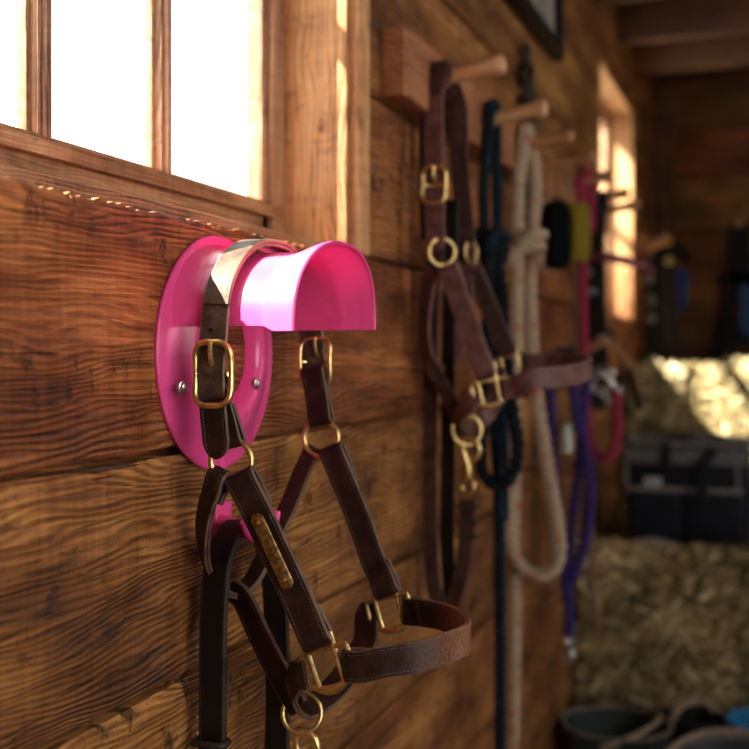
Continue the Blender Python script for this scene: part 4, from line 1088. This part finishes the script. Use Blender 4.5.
# things sticking out of pockets
t=empty('grooming_comb',(.20,2.94,.90),'pale grey comb standing in the front pocket of the black bag','comb')
m=MB(); pz=atx(656,470,.2); pc=V((bx0+.075,by0-.010,bz0+.118))
m.box(pc+V((-.022,-.003,0)),pc+V((.022,.003,.045)),.002); m.build('comb_back',plain('pale_grey_plastic',(.30,.31,.30),.5),t)
m=MB()
for i in range(12): m.box(pc+V((-.020+i*.0035,-.0015,-.035)),pc+V((-.0185+i*.0035,.0015,.001)))
m.build('teeth',plain('pale_grey_teeth',(.30,.31,.30),.5),t)
t=MB(); 
for i in range(9):
    pass
rag=MB(); vs=[];fs=[]; c0=V((bx0+.075,by0-.040,bz0-.012))
for i in range(15):
    for j in range(9):
        a=i/14*2-1; b=j/8*2-1; r=max(0,1-a*a*.9)*max(0,1-b*b*.9)
        vs.append(c0+V((a*.062,b*.022,.028*math.sqrt(r)+.004*noise.noise(V((a*4,b*4,0))))))
for i in range(14):
    for j in range(8): fs.append((i*9+j,i*9+j+1,i*9+10+j,i*9+9+j))
B=len(vs); vs+=[V((p.x,p.y,c0.z-.004)) for p in vs]; fs+=[tuple(B+k for k in reversed(f)) for f in fs]
for i in range(14):
    for j in (0,8): fs.append((i*9+j,i*9+9+j,B+i*9+9+j,B+i*9+j))
for j in range(8):
    for i in (0,14): fs.append((i*9+j,i*9+j+1,B+i*9+j+1,B+i*9+j))
rag.add(vs,fs); rag.build('folded_rag',plain('grey_rag',(.22,.19,.18),.9,bump=.5),None,label='crumpled grey rag lying in front of the black bag',cat='rag')

# ================================================================== BUCKETS
def bucket(name,label,c,r0,r1,H,mat,rimm,tilt=(0,0),handle=None,cat='bucket'):
    c=V(c); root=empty(name,c,label,cat); ax=V((tilt[0],tilt[1],1)).normalized()
    m=MB(); m.lathe([(0,.004),(r0*.9,.0),(r0,.006),(r0+(r1-r0)*.5,H*.5),(r1,H-.012),(r1+.006,H-.010),(r1+.007,H-.002),(r1+.002,H),(r1-.004,H-.004),(r0+(r1-r0)*.5-.004,H*.5),(r0-.004,.012),(0,.012)],c,ax,48)
    o=m.build('bucket_body',mat,root)
    m=MB(); e=V((1,0,0)); e=(e-ax*e.dot(ax)).normalized(); g=ax.cross(e)
    m.tube([c+ax*(H-.001)+(e*math.cos(2*PI*k/48)+g*math.sin(2*PI*k/48))*(r1+.002) for k in range(48)],.005,closed=True,n=8); m.build('rim',rimm,root)
    if handle:
        a0,lean,hm,hr=handle
        d=e*math.cos(a0)+g*math.sin(a0); s=ax.cross(d)
        up_=(ax*math.cos(lean)+s*math.sin(lean))
        pts=[c+ax*(H-.02)+d*((r1+.006)*math.cos(t))+up_*((r1*.85)*math.sin(t)) for t in [PI*i/24 for i in range(25)]]
        m=MB(); m.tube(pts,hr,n=8); m.build('bail_handle',hm,root)
    return root
RUB=plain('green_grey_rubber',(.035,.048,.046),.55,vary=.25,scale=20.); RUBD=plain('dark_rubber',(.015,.015,.014),.6); RIM=plain('worn_rim',(.16,.125,.09),.7,vary=.4)
HND=plain('pale_handle',(.30,.21,.15),.6); BLUE=plain('blue_plastic',(.02,.16,.34),.45)
bucket('feed_bucket','dark green rubber bucket in the bottom right, next to the plank wall',(.138,2.645,FLOOR),.095,.120,.445,RUB,RIM,handle=(1.45,-1.2,HND,.006))
bucket('feed_bucket','small black bucket with a pale raised handle between the green bucket and the tubs',(.300,2.765,FLOOR),.055,.066,.44,RUBD,RUBD,handle=(.9,.05,HND,.007))
bucket('feed_tub','grey tub with worn rim and blue lining at the bottom right corner',(.44,2.42,FLOOR),.13,.155,.465,plain('grey_tub',(.06,.065,.075),.6,vary=.4,scale=12.),plain('grey_rim',(.17,.16,.15),.6,vary=.3),tilt=(-.05,-.08),handle=(.6,1.2,HND,.006),cat='tub')
bucket('feed_tub','bright blue tub behind the grey tub',(.470,2.735,FLOOR),.08,.092,.455,BLUE,BLUE,cat='tub')

# ================================================================== CAMERA AND LIGHT
cd=bpy.data.cameras.new('camera'); co=bpy.data.objects.new('camera',cd); C.objects.link(co); bpy.context.scene.camera=co
co.location=CAM; co.rotation_euler=(PI/2,0,TH); cd.sensor_width=36; cd.lens=F/749*36
cd.shift_y=(HY-374.5)/749; cd.clip_start=.02
cd.dof.use_dof=True; cd.dof.focus_distance=.97; cd.dof.aperture_fstop=4.4

w=bpy.data.worlds.new('sky'); bpy.context.scene.world=w; w.use_nodes=True; nt=w.node_tree; nt.nodes.clear(); q=N(nt)
sky=q.n('ShaderNodeTexSky',sky_type='HOSEK_WILKIE'); sky.turbidity=4.0
SUN=V((.60,.40,-.74)).normalized()
sky.sun_direction=-SUN
mixc=q.mix(.75,sky.outputs[0],(1.0,.97,.92,1))
bg_=q.n('ShaderNodeBackground',{0:mixc,1:6.5}); ow=q.n('ShaderNodeOutputWorld',{0:bg_.outputs[0]})
sl=bpy.data.lights.new('sun','SUN'); sl.energy=50.; sl.angle=math.radians(.6); sl.color=(1.,.93,.80)
so=bpy.data.objects.new('sun',sl); C.objects.link(so); so.rotation_euler=SUN.to_track_quat('-Z','Y').to_euler(); so.location=(-2,-1,4)
def area(name,loc,direction,sx_,sy_,en,col=(1,1,1),portal=False):
    l=bpy.data.lights.new(name,'AREA'); l.shape='RECTANGLE'; l.size=sx_; l.size_y=sy_; l.energy=en; l.color=col
    if portal: l.cycles.is_portal=True
    o=bpy.data.objects.new(name,l); C.objects.link(o); o.location=loc; o.rotation_euler=V(direction).to_track_quat('-Z','Y').to_euler(); return o
for (a,b) in WIN: area('window_portal',(-.14,(a+b)/2,(WZ0+WZ1)/2),(1,0,0),b-a,WZ1-WZ0,1,portal=True)
area('added_side_fill',(XR+.05,-.45,1.45),(-1,0,0),1.7,1.4,12.,(1.,.93,.85))  # added fill lamp in an unseen opening, strongest on the near tack
area('added_aisle_fill',(XR+.05,2.2,1.75),(-1,0,0),1.0,.8,3.0,(1.,.85,.62))  # second added fill, out of view, to lift the peg wall and ropes
s=bpy.context.scene; s.view_settings.view_transform='Standard'; s.view_settings.look='None'; s.view_settings.gamma=1; s.view_settings.exposure=-.1; s.view_settings.use_curve_mapping=False
s.cycles.max_bounces=6; s.cycles.use_denoising=True; s.cycles.sample_clamp_indirect=6.; s.cycles.transparent_max_bounces=8
s.cycles.caustics_reflective=False; s.cycles.caustics_refractive=False
